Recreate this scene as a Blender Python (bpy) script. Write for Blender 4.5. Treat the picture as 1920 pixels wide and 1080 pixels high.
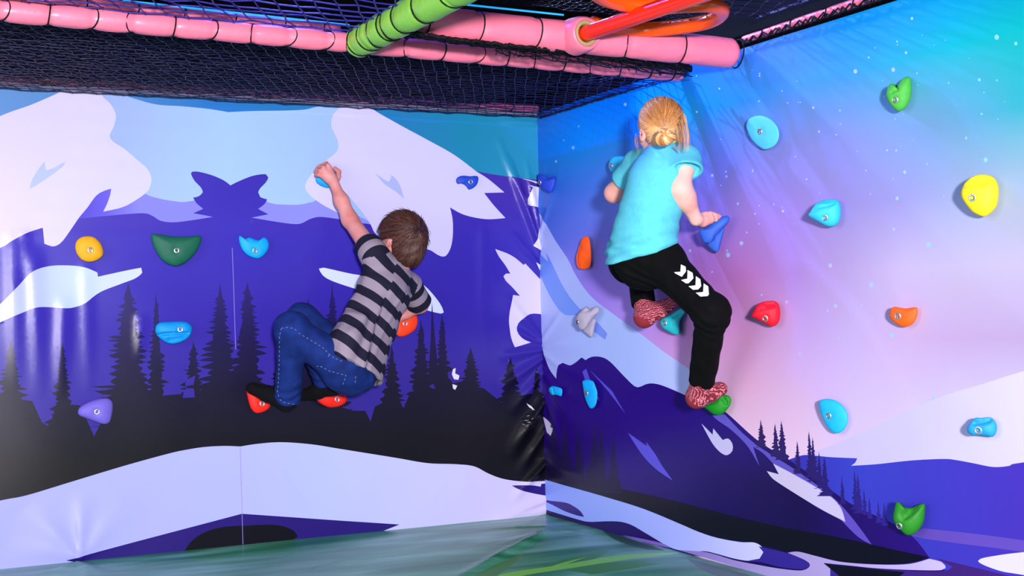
import bpy, bmesh, math, random
import numpy as np
from mathutils import Vector, Matrix, geometry
from mathutils.bvhtree import BVHTree

for o in list(bpy.data.objects):
    bpy.data.objects.remove(o)
SC = bpy.context.scene
COL = SC.collection

# ------------------------------------------------------------------ camera
FPX, YAW, PITCH, ROLL = 2439.8, 0.464364, 0.018103, -0.020419
CAM = np.array([-2.695896, -5.087814, 0.897895])
HW = 1.75                                    # height of the printed walls
_f = np.array([math.sin(YAW) * math.cos(PITCH), math.cos(YAW) * math.cos(PITCH), math.sin(PITCH)])
_r = np.array([math.cos(YAW), -math.sin(YAW), 0.0])
_u = np.cross(_r, _f)
RT = math.cos(ROLL) * _r + math.sin(ROLL) * _u
UP = -math.sin(ROLL) * _r + math.cos(ROLL) * _u
FW = _f
cam_d = bpy.data.cameras.new('camera')
cam_d.sensor_width = 36
cam_d.lens = FPX / 1920 * 36
cam = bpy.data.objects.new('camera', cam_d)
cam.matrix_world = Matrix((
    (RT[0], UP[0], -FW[0], CAM[0]), (RT[1], UP[1], -FW[1], CAM[1]),
    (RT[2], UP[2], -FW[2], CAM[2]), (0, 0, 0, 1)))
COL.objects.link(cam)
SC.camera = cam

# ------------------------------------------------------------------ light and exposure
SC.view_settings.view_transform = 'Standard'
SC.view_settings.look = 'None'
SC.view_settings.gamma = 1
SC.view_settings.use_curve_mapping = False
SC.view_settings.exposure = 0.0
world = bpy.data.worlds.new('world')
SC.world = world
world.use_nodes = True
bg = world.node_tree.nodes['Background']
bg.inputs[0].default_value = (0.62, 0.56, 1.0, 1)
bg.inputs[1].default_value = 0.27


def lamp(name, kind, loc, target, energy, color, **kw):
    d = bpy.data.lights.new(name, kind)
    d.energy = energy
    d.color = color
    for k, v in kw.items():
        setattr(d, k, v)
    o = bpy.data.objects.new(name, d)
    o.location = loc
    o.rotation_euler = (Vector(target) - Vector(loc)).to_track_quat('-Z', 'Y').to_euler()
    COL.objects.link(o)
    return o


# the photographer's flash, a little to the right of and above the camera
lamp('flash', 'AREA', tuple(CAM + 0.46 * RT + 0.34 * UP - 1.6 * FW), (-0.6, -0.6, 0.9), 555,
     (1.0, 0.93, 0.95), shape='DISK', size=0.32)
# broad unseen fill light added on the left to lift the right wall
lamp('left_fill_light', 'AREA', (-4.6, -3.2, 1.7), (-0.2, -1.2, 0.9), 95, (0.84, 0.82, 1.0), shape='RECTANGLE', size=3.0, size_y=1.8)
# blue show lights above the netting, they rake down over the right wall
lamp('blue_show_light', 'SPOT', (-0.5, -0.75, 2.45), (0.0, -1.55, 1.35), 125, (0.34, 0.46, 1.0),
     spot_size=math.radians(70), spot_blend=0.5, shadow_soft_size=0.015)
lamp('blue_show_light', 'SPOT', (-0.45, -1.55, 2.3), (0.0, -1.95, 1.70), 26, (0.10, 0.30, 1.0),
     spot_size=math.radians(75), spot_blend=0.6, shadow_soft_size=0.012)
lamp('blue_show_light', 'SPOT', (-1.3, -0.9, 2.6), (-1.0, -1.0, 1.75), 60, (0.12, 0.14, 1.0),
     spot_size=math.radians(130), spot_blend=0.6, shadow_soft_size=0.03)


# ------------------------------------------------------------------ helpers
def ray(px, py):
    return FW + RT * (px - 960) / FPX - UP * (py - 540) / FPX


def at(px, py, w, d=0.0):
    """the point seen at a place of the photograph, d metres in front of wall w"""
    v = ray(px, py)
    i = 1 if w == 'L' else 0
    t = (-d - CAM[i]) / v[i]
    return CAM + t * v


def atz(px, py, z):
    v = ray(px, py)
    return CAM + (z - CAM[2]) / v[2] * v


def lin(c):
    return tuple(((x / 255) / 12.92 if x / 255 <= 0.04045 else ((x / 255 + 0.055) / 1.055) ** 2.4) for x in c)


def lin4(c, k=1.0):
    return tuple(min(0.97, x * k) for x in lin(c)) + (1.0,)


def smooth(o):
    o.data.polygons.foreach_set('use_smooth', [True] * len(o.data.polygons))


def link(name, me, parent=None, mat=None, sm=True):
    o = bpy.data.objects.new(name, me)
    COL.objects.link(o)
    if parent is not None:
        o.parent = parent
    if mat is not None:
        me.materials.append(mat)
    if sm:
        me.polygons.foreach_set('use_smooth', [True] * len(me.polygons))
    return o


def mesh(name, verts, faces):
    me = bpy.data.meshes.new(name)
    me.from_pydata([tuple(map(float, v)) for v in verts], [], [tuple(int(i) for i in f) for f in faces])
    me.update()
    return me


def empty(name, loc, label, cat, group=None):
    o = bpy.data.objects.new(name, None)
    o.empty_display_size = 0.05
    o.location = loc
    COL.objects.link(o)
    o['label'] = label
    o['category'] = cat
    if group:
        o['group'] = group
    return o


def adopt(child, root):
    """child built in world coordinates becomes a part of root (an Empty without rotation)"""
    child.parent = root
    child.matrix_parent_inverse = Matrix.Translation(-Vector(root.location))
    return child


def tubes(paths, radii, n=5, caps=True):
    """verts, faces of round tubes along polylines; radii: number or list per path"""
    V, F = [], []
    for pi, P in enumerate(paths):
        P = np.asarray(P, float)
        R = radii[pi] if isinstance(radii, (list, tuple)) else radii
        R = np.full(len(P), R) if np.isscalar(R) else np.asarray(R)
        T = np.gradient(P, axis=0)
        T /= np.linalg.norm(T, axis=1)[:, None] + 1e-12
        a = np.array([0, 0, 1.0]) if abs(T[0][2]) < 0.9 else np.array([1.0, 0, 0])
        x = np.cross(T[0], a)
        x /= np.linalg.norm(x)
        b0 = len(V)
        for i in range(len(P)):
            x = x - T[i] * (x @ T[i])
            x /= np.linalg.norm(x) + 1e-12
            y = np.cross(T[i], x)
            for k in range(n):
                t = 2 * math.pi * k / n
                V.append(P[i] + R[i] * (math.cos(t) * x + math.sin(t) * y))
        for i in range(len(P) - 1):
            for k in range(n):
                k2 = (k + 1) % n
                F.append((b0 + i * n + k, b0 + i * n + k2, b0 + (i + 1) * n + k2, b0 + (i + 1) * n + k))
        if caps:
            F.append(tuple(b0 + k for k in range(n))[::-1])
            F.append(tuple(b0 + (len(P) - 1) * n + k for k in range(n)))
    return V, F


# ------------------------------------------------------------------ materials
def nodes(name):
    m = bpy.data.materials.new(name)
    m.use_nodes = True
    nt = m.node_tree
    return m, nt, nt.nodes['Principled BSDF']


def bump(nt, b, scale, strength, dist=0.001, detail=3, vec='Object'):
    tc = nt.nodes.new('ShaderNodeTexCoord')
    n = nt.nodes.new('ShaderNodeTexNoise')
    n.inputs['Scale'].default_value = scale
    n.inputs['Detail'].default_value = detail
    bp = nt.nodes.new('ShaderNodeBump')
    bp.inputs['Strength'].default_value = strength
    bp.inputs['Distance'].default_value = dist
    nt.links.new(tc.outputs[vec], n.inputs['Vector'])
    nt.links.new(n.outputs['Fac'], bp.inputs['Height'])
    nt.links.new(bp.outputs['Normal'], b.inputs['Normal'])
    return n


def plain(name, c, rough=0.5, k=1.0, noise=0.0, nscale=40, bscale=0, bstr=0.3, spec=0.5, metal=0.0, bdist=0.001, sheen=0.0):
    m, nt, b = nodes(name)
    col = lin4(c, k)
    b.inputs['Base Color'].default_value = col
    b.inputs['Roughness'].default_value = rough
    b.inputs['Specular IOR Level'].default_value = spec
    b.inputs['Metallic'].default_value = metal
    if sheen:
        b.inputs['Sheen Weight'].default_value = sheen
    if bscale:
        bump(nt, b, bscale, bstr, bdist)
    if noise:
        tc = nt.nodes.new('ShaderNodeTexCoord')
        n = nt.nodes.new('ShaderNodeTexNoise')
        n.inputs['Scale'].default_value = nscale
        n.inputs['Detail'].default_value = 4
        r = nt.nodes.new('ShaderNodeValToRGB')
        r.color_ramp.elements[0].position = 0.3
        r.color_ramp.elements[1].position = 0.7
        r.color_ramp.elements[0].color = tuple(x * (1 - noise) for x in col[:3]) + (1,)
        r.color_ramp.elements[1].color = tuple(min(1, x * (1 + noise)) for x in col[:3]) + (1,)
        nt.links.new(tc.outputs['Object'], n.inputs['Vector'])
        nt.links.new(n.outputs['Fac'], r.inputs['Fac'])
        nt.links.new(r.outputs['Color'], b.inputs['Base Color'])
    return m


def grid_mat(name, axis, us, zs, rows, k=1.0, rough=0.31, spec=0.21):
    """printed vinyl: colour interpolated over a coarse table along the wall (us) and up it (zs)"""
    m, nt, b = nodes(name)
    b.inputs['Roughness'].default_value = rough
    b.inputs['Specular IOR Level'].default_value = spec
    L, N = nt.links, nt.nodes
    bump(nt, b, 420, 0.10, 0.0006, 2)
    tc = N.new('ShaderNodeTexCoord')
    sx = N.new('ShaderNodeSeparateXYZ')
    L.new(tc.outputs['Object'], sx.inputs[0])
    if len(us) > 1:
        mr = N.new('ShaderNodeMapRange')
        mr.inputs['From Min'].default_value = -us[0]
        mr.inputs['From Max'].default_value = -us[-1]
        L.new(sx.outputs[axis], mr.inputs['Value'])
    prev = None
    for i, (z, row) in enumerate(zip(zs, rows)):
        if len(us) > 1:
            cr = N.new('ShaderNodeValToRGB')
            cr.color_ramp.interpolation = 'LINEAR'
            el = cr.color_ramp.elements
            while len(el) < len(us):
                el.new(0.5)
            for e, u, c in zip(el, us, row):
                e.position = (u - us[0]) / (us[-1] - us[0])
            for e, u, c in zip(el, us, row):
                e.color = lin4(c, k)
            L.new(mr.outputs['Result'], cr.inputs['Fac'])
            out = cr.outputs['Color']
        else:
            rgb = N.new('ShaderNodeRGB')
            rgb.outputs[0].default_value = lin4(row[0], k)
            out = rgb.outputs[0]
        if prev is None:
            prev = out
        else:
            f = N.new('ShaderNodeMapRange')
            f.interpolation_type = 'SMOOTHSTEP' if len(zs) < 4 else 'LINEAR'
            f.inputs['From Min'].default_value = zs[i - 1]
            f.inputs['From Max'].default_value = z
            L.new(sx.outputs['Z'], f.inputs['Value'])
            mx = N.new('ShaderNodeMix')
            mx.data_type = 'RGBA'
            L.new(f.outputs['Result'], mx.inputs['Factor'])
            L.new(prev, mx.inputs['A'])
            L.new(out, mx.inputs['B'])
            prev = mx.outputs['Result']
    L.new(prev, b.inputs['Base Color'])
    return m


# ------------------------------------------------------------------ printed wall covering
def spline(pts, step=5.0):
    """closed outline; a third entry 1 marks a sharp corner, the rest is a Catmull-Rom curve"""
    n = len(pts)
    P = [np.array(p[:2], float) for p in pts]
    C = [len(p) > 2 for p in pts]
    out = []
    for i in range(n):
        p1, p2 = P[i], P[(i + 1) % n]
        p0 = P[i - 1] if not C[i] else p1
        p3 = P[(i + 2) % n] if not C[(i + 1) % n] else p2
        m = max(1, int(np.linalg.norm(p2 - p1) / step))
        if C[i] and C[(i + 1) % n]:
            m = 1
        for j in range(m):
            t = j / m
            out.append(0.5 * (2 * p1 + (p2 - p0) * t + (2 * p0 - 5 * p1 + 4 * p2 - p3) * t * t +
                              (3 * p1 - p0 - 3 * p2 + p3) * t ** 3))
    return out


def parse(s):
    pts = []
    for tok in s.split():
        sharp = tok.endswith('!')
        x, y = tok.rstrip('!').split(',')
        pts.append((float(x), float(y), 1) if sharp else (float(x), float(y)))
    return pts


def conifer(xc, yt, yb, hw, seed, lean=0.0, spire=0.12, step=9):
    """outline of a printed fir: a thin spire and ragged branches that widen to the base"""
    rnd = random.Random(seed)
    H = yb - yt
    left, right = [], []
    for side, lst in ((-1, left), (1, right)):
        y = yt + H * spire * rnd.uniform(.5, 1)
        while y < yb - 4:
            t = (y - yt) / H
            w = hw * (0.08 + 0.92 * t ** 1.1)
            tip = w * rnd.choice((rnd.uniform(.55, .9), rnd.uniform(.8, 1.15), rnd.uniform(1.0, 1.4)))
            inn = w * rnd.uniform(.35, .62)
            cx = xc + lean * (y - yt)
            s = step * rnd.uniform(.5, 1.5) * (0.6 + t)
            lst.append((cx + side * inn, y))
            lst.append((cx + side * (inn + tip) * .5, y + s * rnd.uniform(.15, .4)))
            lst.append((cx + side * tip, y + s * rnd.uniform(.35, .75)))
            lst.append((cx + side * (inn * .4 + tip * .6), y + s * 0.85))
            y += s
    o = [(xc, yt)] + right + [(xc + hw, yb), (xc - hw, yb)] + left[::-1]
    return [(a, b, 1) for a, b in o]


def build_wall(name, w, u1, regions, mats, disp, dense, base=0.03, ztop=HW, thick=0.05):
    """wall sheet cut along the outlines of its print (a constrained triangulation), folds as real relief"""
    def uv(px, py):
        if w == 'F':
            p = atz(px, py, 0)
            return (-p[0], -p[1])
        p = at(px, py, w)
        return (-p[0] if w == 'L' else -p[1], p[2])
    V, E, FA = [], [], []
    rnd = random.Random(5)

    def loop(pts):
        a = sum(pts[i][0] * pts[(i + 1) % len(pts)][1] - pts[(i + 1) % len(pts)][0] * pts[i][1] for i in range(len(pts)))
        if a < 0:
            pts = pts[::-1]
        fine = []
        for p, q in zip(pts, pts[1:] + pts[:1]):
            m = max(1, int(math.hypot(q[0] - p[0], q[1] - p[1]) / 0.022))
            fine += [(p[0] + (q[0] - p[0]) * j / m, p[1] + (q[1] - p[1]) * j / m) for j in range(m)]
        pts = fine
        b = len(V)
        V.extend(pts)
        FA.append(list(range(b, b + len(pts))))
    box = [(0.0, 0.0), (u1, 0.0), (u1, ztop), (0.0, ztop)]
    edge = []
    for i in range(4):
        a, b = np.array(box[i]), np.array(box[(i + 1) % 4])
        m = int(np.linalg.norm(b - a) / 0.02)
        edge += [tuple(a + (b - a) * j / m) for j in range(m)]
    loop(edge)
    mid = [0]
    polys = [None]
    for rg in regions:
        mi, outline = rg
        pts = [uv(*q) for q in (spline(parse(outline)) if isinstance(outline, str) else
                                [np.array(q[:2]) for q in outline])]
        pts = [(min(u1, max(0.0, a)), min(ztop, max(0.0, b))) for a, b in pts]
        cl = [pts[0]]
        for q in pts[1:]:
            if abs(q[0] - cl[-1][0]) + abs(q[1] - cl[-1][1]) > 2e-4:
                cl.append(q)
        if abs(cl[0][0] - cl[-1][0]) + abs(cl[0][1] - cl[-1][1]) < 2e-4:
            cl.pop()
        if len(cl) < 3:
            continue
        loop(cl)
        mid.append(mi)
        polys.append(np.array(cl))
    for (ua, ub, za, zb, st) in [(0, u1, 0, ztop, base)] + dense:
        for i in range(int((ub - ua) / st)):
            for j in range(int((zb - za) / st)):
                jt = .2 if st > .012 else .06
                u = ua + (i + .5 + rnd.uniform(-jt, jt)) * st
                z = za + (j + .5 + rnd.uniform(-jt, jt)) * st
                if 0.004 < u < u1 - 0.004 and 0.004 < z < ztop - 0.004:
                    V.append((u, z))
    vo, eo, fo, ov, oe, of = geometry.delaunay_2d_cdt([Vector(v) for v in V], [], FA, 0, 1e-6, False)
    P = np.array([(v[0], v[1]) for v in vo])
    D = disp(P[:, 0], P[:, 1])
    if w == 'L':
        X = np.stack([-P[:, 0], -D, P[:, 1]], 1)
    elif w == 'F':
        X = np.stack([-P[:, 0], -P[:, 1], D], 1)
    else:
        X = np.stack([-D, -P[:, 0], P[:, 1]], 1)
    T = np.array([list(f) for f in fo])
    cen = P[T].mean(1)
    top = np.zeros(len(T), int)
    for k in range(1, len(polys)):
        Q = polys[k]
        lo, hi = Q.min(0), Q.max(0)
        cand = np.where(((cen >= lo) & (cen <= hi)).all(1))[0]
        if not len(cand):
            continue
        c = cen[cand]
        ins = np.zeros(len(cand), bool)
        for a, b in zip(Q, np.roll(Q, -1, 0)):
            if a[1] == b[1]:
                continue
            h = (a[1] > c[:, 1]) != (b[1] > c[:, 1])
            ins ^= h & (c[:, 0] < (b[0] - a[0]) * (c[:, 1] - a[1]) / (b[1] - a[1]) + a[0])
        top[cand[ins]] = k
    faces = [list(f[::-1]) if w == 'L' else list(f) for f in T]
    mi = [mid[k] for k in top]
    # body of the padded panel behind the sheet
    n0 = len(X)
    if w == 'L':
        bx = [(0, 0.002, 0), (-u1, 0.002, 0), (-u1, 0.002, ztop), (0, 0.002, ztop), (0, thick, 0), (-u1, thick, 0), (-u1, thick, ztop), (0, thick, ztop)]
    elif w == 'F':
        bx = [(.05, .05, -.01), (-u1, .05, -.01), (-u1, -ztop, -.01), (.05, -ztop, -.01), (.05, .05, -.1), (-u1, .05, -.1), (-u1, -ztop, -.1), (.05, -ztop, -.1)]
    else:
        bx = [(0.002, 0, 0), (0.002, -u1, 0), (0.002, -u1, ztop), (0.002, 0, ztop), (thick, 0, 0), (thick, -u1, 0), (thick, -u1, ztop), (thick, 0, ztop)]
    X = np.concatenate([X, np.array(bx, float)])
    for q in ((0, 1, 5, 4), (1, 2, 6, 5), (2, 3, 7, 6), (3, 0, 4, 7), (4, 5, 6, 7)):
        faces.append([n0 + i for i in q])
        mi.append(0)
    me = mesh(name, X, faces)
    for m in mats:
        me.materials.append(m)
    me.polygons.foreach_set('material_index', mi)
    o = link(name, me)
    o['kind'] = 'structure'
    return o


def fold_field(w, folds):
    """height of the folds pulled into the vinyl: (pinch px, px, end px, px, height, width at pinch, width at end)"""
    segs = []
    for (x0, y0, x1, y1, a, w0, w1) in folds:
        if w == 'F':
            p, q = atz(x0, y0, 0), atz(x1, y1, 0)
            segs.append((-p[:2], -q[:2], a, w0, w1))
            continue
        p, q = at(x0, y0, w), at(x1, y1, w)
        i = 0 if w == 'L' else 1
        segs.append((np.array([-p[i], p[2]]), np.array([-q[i], q[2]]), a, w0, w1))

    def f(u, z):
        d = np.zeros_like(u)
        for p, q, a, w0, w1 in segs:
            v = q - p
            L2 = v @ v
            t = ((u - p[0]) * v[0] + (z - p[1]) * v[1]) / L2
            e = ((u - p[0]) * -v[1] + (z - p[1]) * v[0]) / math.sqrt(L2)
            tc = np.clip(t, 0, 1)
            wd = w0 + (w1 - w0) * tc
            along = np.clip((t + 0.06) / 0.15, 0, 1) * np.clip((1.12 - t) / 0.6, 0, 1)
            d += a * along * np.exp(-(e / wd) ** 2)
        return d
    return f

# ------------------------------------------------------------------ left wall: mountains, forest, snow
KL, KR, KC = 0.80, 0.80, 1.02  # KC lightens prints near the corner to make up for weak flash there
ZL = lambda y, x=500: float(at(x, y, 'L')[2])


def zgrad(name, stops, k, w='L', x=500, rough=0.31):
    st = sorted((float(at(x, y, w)[2]), c) for y, c in stops)
    return grid_mat(name, 'X' if w == 'L' else 'Y', [0], [s[0] for s in st], [[s[1]] for s in st], k, rough)


def ugrad(name, stops, k, w='L', y=600, rough=0.31):
    i = 0 if w == 'L' else 1
    st = sorted((-float(at(x, y, w)[i]), c) for x, c in stops)
    return grid_mat(name, 'X' if w == 'L' else 'Y', [s[0] for s in st], [0.0], [[s[1] for s in st]], k, rough)


matsL = [
    ugrad('print_teal_sky', [(0, (88, 140, 205)), (200, (80, 138, 205)), (400, (42, 122, 200)), (750, (40, 130, 190)), (880, (32, 142, 180)), (1000, (40, 150, 192))], KL, y=250),   # 0
    zgrad('print_violet_mountain', [(330, (72, 48, 172)), (450, (58, 46, 180)), (600, (52, 38, 166)), (700, (54, 40, 156)), (800, (52, 38, 148))], KL),   # 1
    ugrad('print_lilac_band', [(140, (72, 60, 200)), (200, (100, 90, 222)), (260, (132, 132, 245)), (700, (146, 150, 252))], KL, y=400),   # 2
    ugrad('print_ice', [(200, (158, 180, 252)), (300, (164, 192, 255)), (430, (168, 204, 255)), (600, (166, 200, 255))], KL, y=300),   # 3
    ugrad('print_snow', [(0, (212, 202, 248)), (250, (212, 208, 250)), (650, (216, 212, 252)), (900, (218, 214, 252))], KL, y=350),   # 4
    grid_mat('print_snow_mark', 'X', [0], [0], [[(174, 188, 240)]], KL),   # 5
    ugrad('print_pale_slope', [(0, (192, 200, 255)), (60, (180, 190, 250)), (130, (188, 208, 255)), (265, (206, 216, 255)), (600, (212, 228, 255)), (830, (216, 226, 255))], KL, y=530),   # 6
    zgrad('print_tree_top', [(330, (60, 46, 178)), (430, (60, 48, 182))], KL),   # 7
    zgrad('print_forest', [(530, (40, 30, 112)), (620, (28, 22, 80)), (720, (18, 16, 48)), (840, (12, 12, 22))], KL),   # 8
    ugrad('print_snow_hill', [(0, (168, 172, 248)), (200, (172, 178, 250)), (450, (178, 186, 252)), (600, (184, 196, 254)), (850, (204, 204, 252)), (1000, (216, 206, 248))], KL, y=900),   # 9
    grid_mat('print_dark_violet', 'X', [0], [0], [[(40, 24, 118)]], KL),   # 10
    grid_mat('print_black', 'X', [0], [0], [[(12, 10, 24)]], KL),   # 11
    ugrad('print_feather', [(930, (216, 210, 250)), (1000, (226, 214, 246))], KL, y=560),   # 12
    grid_mat('print_seam', 'X', [0], [0], [[(150, 135, 225)]], KL),   # 13
    grid_mat('print_white', 'X', [0], [0], [[(232, 228, 250)]], KL),   # 14
]
RL = [
    (1, "-520,300! -90,300! 640,300! 880,310! 893,321 950,331 1008,338! 1040,340! 1040,1000! -90,1100! -520,1100!"),
    (2, "100,300! 640,300! 740,300! 740,436! 694,421 680,419 640,412 600,407 580,411 560,420 530,418 468,408! 398,407! 360,413 325,417 300,414 285,405 265,400 200,405 140,411!"),
    (3, "150,150! 660,150! 660,199! 720,430! 610,376 585,379 560,384 535,384 510,382 480,372 460,372! 365,376! 345,379 330,378 300,373 270,362 240,330!"),
    (0, "240,160! 240,182! 290,196 340,200 390,205 427,211! 470,209 530,208 570,206 598,200 640,199! 660,160!"),
    (7, "357,325 367,322 393,328 417,338 431,348! 447,340 473,330 497,327 502,333 497,343 488,352 483,361 487,370 500,374! 495,383 483,392! 502,402! 468,409! 466,436! 400,436! 398,407! 361,400! 380,392! 367,381 361,371! 370,369 379,361 374,350 364,340"),
    (4, "638,200! 624,215 620,235 628,255 633,268 630,285 605,305 583,327 571,348 577,363 600,382 636,401! 648,362! 664,381 680,400 694,421 705,440 740,462 775,466 803,468 820,478 833,481 843,468 848,445 848,413 843,389! 870,403 910,411 947,409! 925,385 907,362! 945,361! 915,336 893,322! 850,290 800,262 750,235 700,206 690,190! 640,190!"),
    (5, "703,325! 728,341 733,328! 743,337 751,352 757,373! 742,360 720,345"),
    (4, "-520,262! -90,262! 0,218 60,196 110,174 135,160! 190,160! 192,182! 206,195 214,208 217,220 213,237 205,255 213,267 233,280 260,303 275,316 283,333 281,350 273,362 247,380 225,390 193,397! 200,383 206,366 208,354! 195,358 180,367 163,390 148,408 133,430 117,452 107,460 97,462 83,457! 80,427! 50,437 20,453 0,465 -90,500! -520,500!"),
    (5, "55,355! 60,337 72,317 83,303! 86,320! 100,315 122,303! 117,313 93,331 67,348"),
    (6, "-520,620! -90,620! -30,596! 0,570 33,537 60,510 93,499 133,498 160,502 182,511! 183,519! 233,508 264,502! 266,511 253,522 227,532 187,548 160,568 143,575 123,578 73,576 40,587 5,602! -40,625!"),
    (6, "597,504! 605,502 620,505 667,515 720,520 760,514 783,527 803,543 824,569 831,586 826,588 800,582 760,570 700,552 657,539 620,526 604,516"),
    (12, "928,467! 952,476 967,485 981,497! 984,494! 998,509 1014,526! 1020,590! 998,588 983,594 970,607 967,620 973,630 982,637 994,642! 978,647 964,651! 957,633 953,607 955,581 961,553! 974,555! 960,539 947,526 943,518 948,513 956,513! 947,498 934,480"),
    (14, "978,335! 1012,342! 1012,347! 1004,344!"), (14, "990,347! 1012,352! 1012,390! 984,384! 997,352!"),
    (14, "1012,420! 1014,472! 999,461!"), (14, "1003,492! 1014,498! 1016,514!"),
]
for i, (xc, yt, hw, sd) in enumerate([(20, 636, 48, 1), (116, 640, 30, 2), (240, 530, 74, 3), (292, 548, 30, 4), (362, 640, 40, 5),
                                      (412, 530, 62, 6), (463, 528, 62, 7), (526, 640, 36, 8), (577, 556, 36, 9), (622, 527, 40, 10),
                                      (733, 645, 34, 11), (788, 598, 40, 12), (828, 588, 32, 13), (881, 650, 46, 14), (955, 668, 44, 15), (1004, 690, 26, 16)]):
    RL.append((8, conifer(xc, yt, 800, hw, sd * 7, 0.006)))
RL += [(8, [(a, b, 1) for a, b in [(809, 565), (815, 640), (823, 720), (801, 720), (806, 640)]]),
       (8, "-520,745! -90,745! 0,742! 60,752! 78,792! 92,800! 106,756! 150,760! 168,800! 176,818! 190,790! 215,752! 300,742! 345,738! 352,748! 362,740! 430,700! 441,690! 452,700! 520,730! 640,770! 684,770! 694,790! 702,762! 744,742! 755,766! 766,740! 860,716! 905,728! 918,738! 935,752! 950,780! 958,760! 970,742! 1008,735! 1040,735! 1040,1000! -90,1100! -520,1100!"),
       (1, "344,735! 348,728! 363,728! 365,745! 342,746!"), (1, "348,712! 366,704! 362,722! 347,724!"),
       (1, "425,598! 455,598! 441,655!"), (1, "424,586! 441,578! 457,586! 441,590!"),
       (14, "848,692! 853,690! 852,700! 860,704! 858,712! 850,711! 846,702!"), (14, "847,720! 856,723! 852,731! 848,728!"),
       (14, "985,756! 994,761! 999,769! 990,763!"),
       (9, "-520,960! -90,960! 0,938 50,928 133,903 233,873 317,850 350,843 383,838 420,836 450,837! 483,832 527,829 583,833 640,842 740,858 800,868 853,870 887,874 913,887 940,897 973,902 1007,902 1045,900! 1045,1000! -90,1120! -520,1120!"),
       (10, "123,1050! 453,963! 640,976! 748,983! 717,1002! 440,1050! 140,1070!"),
       (11, "347,1030! 360,1013 383,998 417,988 467,985 517,984 547,993 558,1005! 550,1040! 345,1040!"),
       (10, "958,910! 990,909 1012,912! 1013,907! 1040,904! 1040,932! 1000,925 973,918"),
       (13, "434,465! 435,465! 442,655! 441,655!"), (13, "449.5,838! 450.5,838! 455.5,1020! 454.5,1020!")]

folds_left = fold_field('L', [(a, b, c, d, e * (1.5 if a > 900 else .8), f * 1.25, g * 1.05) for a, b, c, d, e, f, g in [
    (1012, 470, 934, 262, .010, .010, .022), (1013, 476, 956, 300, .008, .008, .018), (1012, 440, 985, 300, .007, .008, .016),
    (1012, 500, 962, 440, .006, .007, .014), (1018, 640, 952, 560, .006, .007, .02), (1018, 645, 945, 612, .005, .007, .018),
    (1019, 655, 940, 668, .007, .008, .022), (1020, 668, 942, 722, .010, .009, .024), (1021, 690, 960, 768, .010, .009, .022),
    (1024, 742, 958, 846, .014, .012, .03), (1024, 800, 975, 880, .008, .010, .022), (1026, 862, 962, 934, .010, .009, .02),
    (1028, 935, 930, 972, .006, .008, .02), (1028, 955, 900, 980, .004, .008, .02), (1006, 232, 930, 226, .006, .010, .02),
    (150, 1048, 60, 962, .012, .008, .05), (150, 1048, 152, 930, .010, .006, .035), (150, 1048, 30, 1020, .008, .008, .05), (150, 1048, 240, 940, .006, .010, .06),
    (120, 560, 112, 730, .007, .02, .022), (62, 470, 72, 720, .007, .022, .025), (24, 440, 30, 700, .006, .02, .025), (160, 500, 166, 720, .004, .018, .02),
    (262, 590, 262, 665, .008, .012, .016), (45, 430, 50, 520, .004, .015, .02), (905, 420, 905, 640, .004, .02, .03),
]])


def disp_left(u, z):
    d = folds_left(u, z) + 0.002
    d += 0.0010 * np.sin(z * 2 * math.pi / 0.085 + 0.6 * np.sin(u * 1.7)) * np.clip((z - 1.1) / 0.3, 0, 1) * 0.6
    d += 0.004 * np.sin(u * 3.1 + 0.6) * np.sin(z * 2.3 + 1.0) + 0.0012 * np.sin(u * 13 + 3 * np.sin(z * 4)) * np.sin(z * 7 + 1)
    return np.maximum(d, -0.0) + 0.004


build_wall('wall_left', 'L', 3.4, RL, matsL, disp_left,
           [(0.0, 0.36, 0, HW, 0.0068), (1.75, 2.5, 0, 0.36, 0.012), (1.75, 2.35, 0.6, 1.3, 0.014)], base=0.026, ztop=HW + 0.01)

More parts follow.
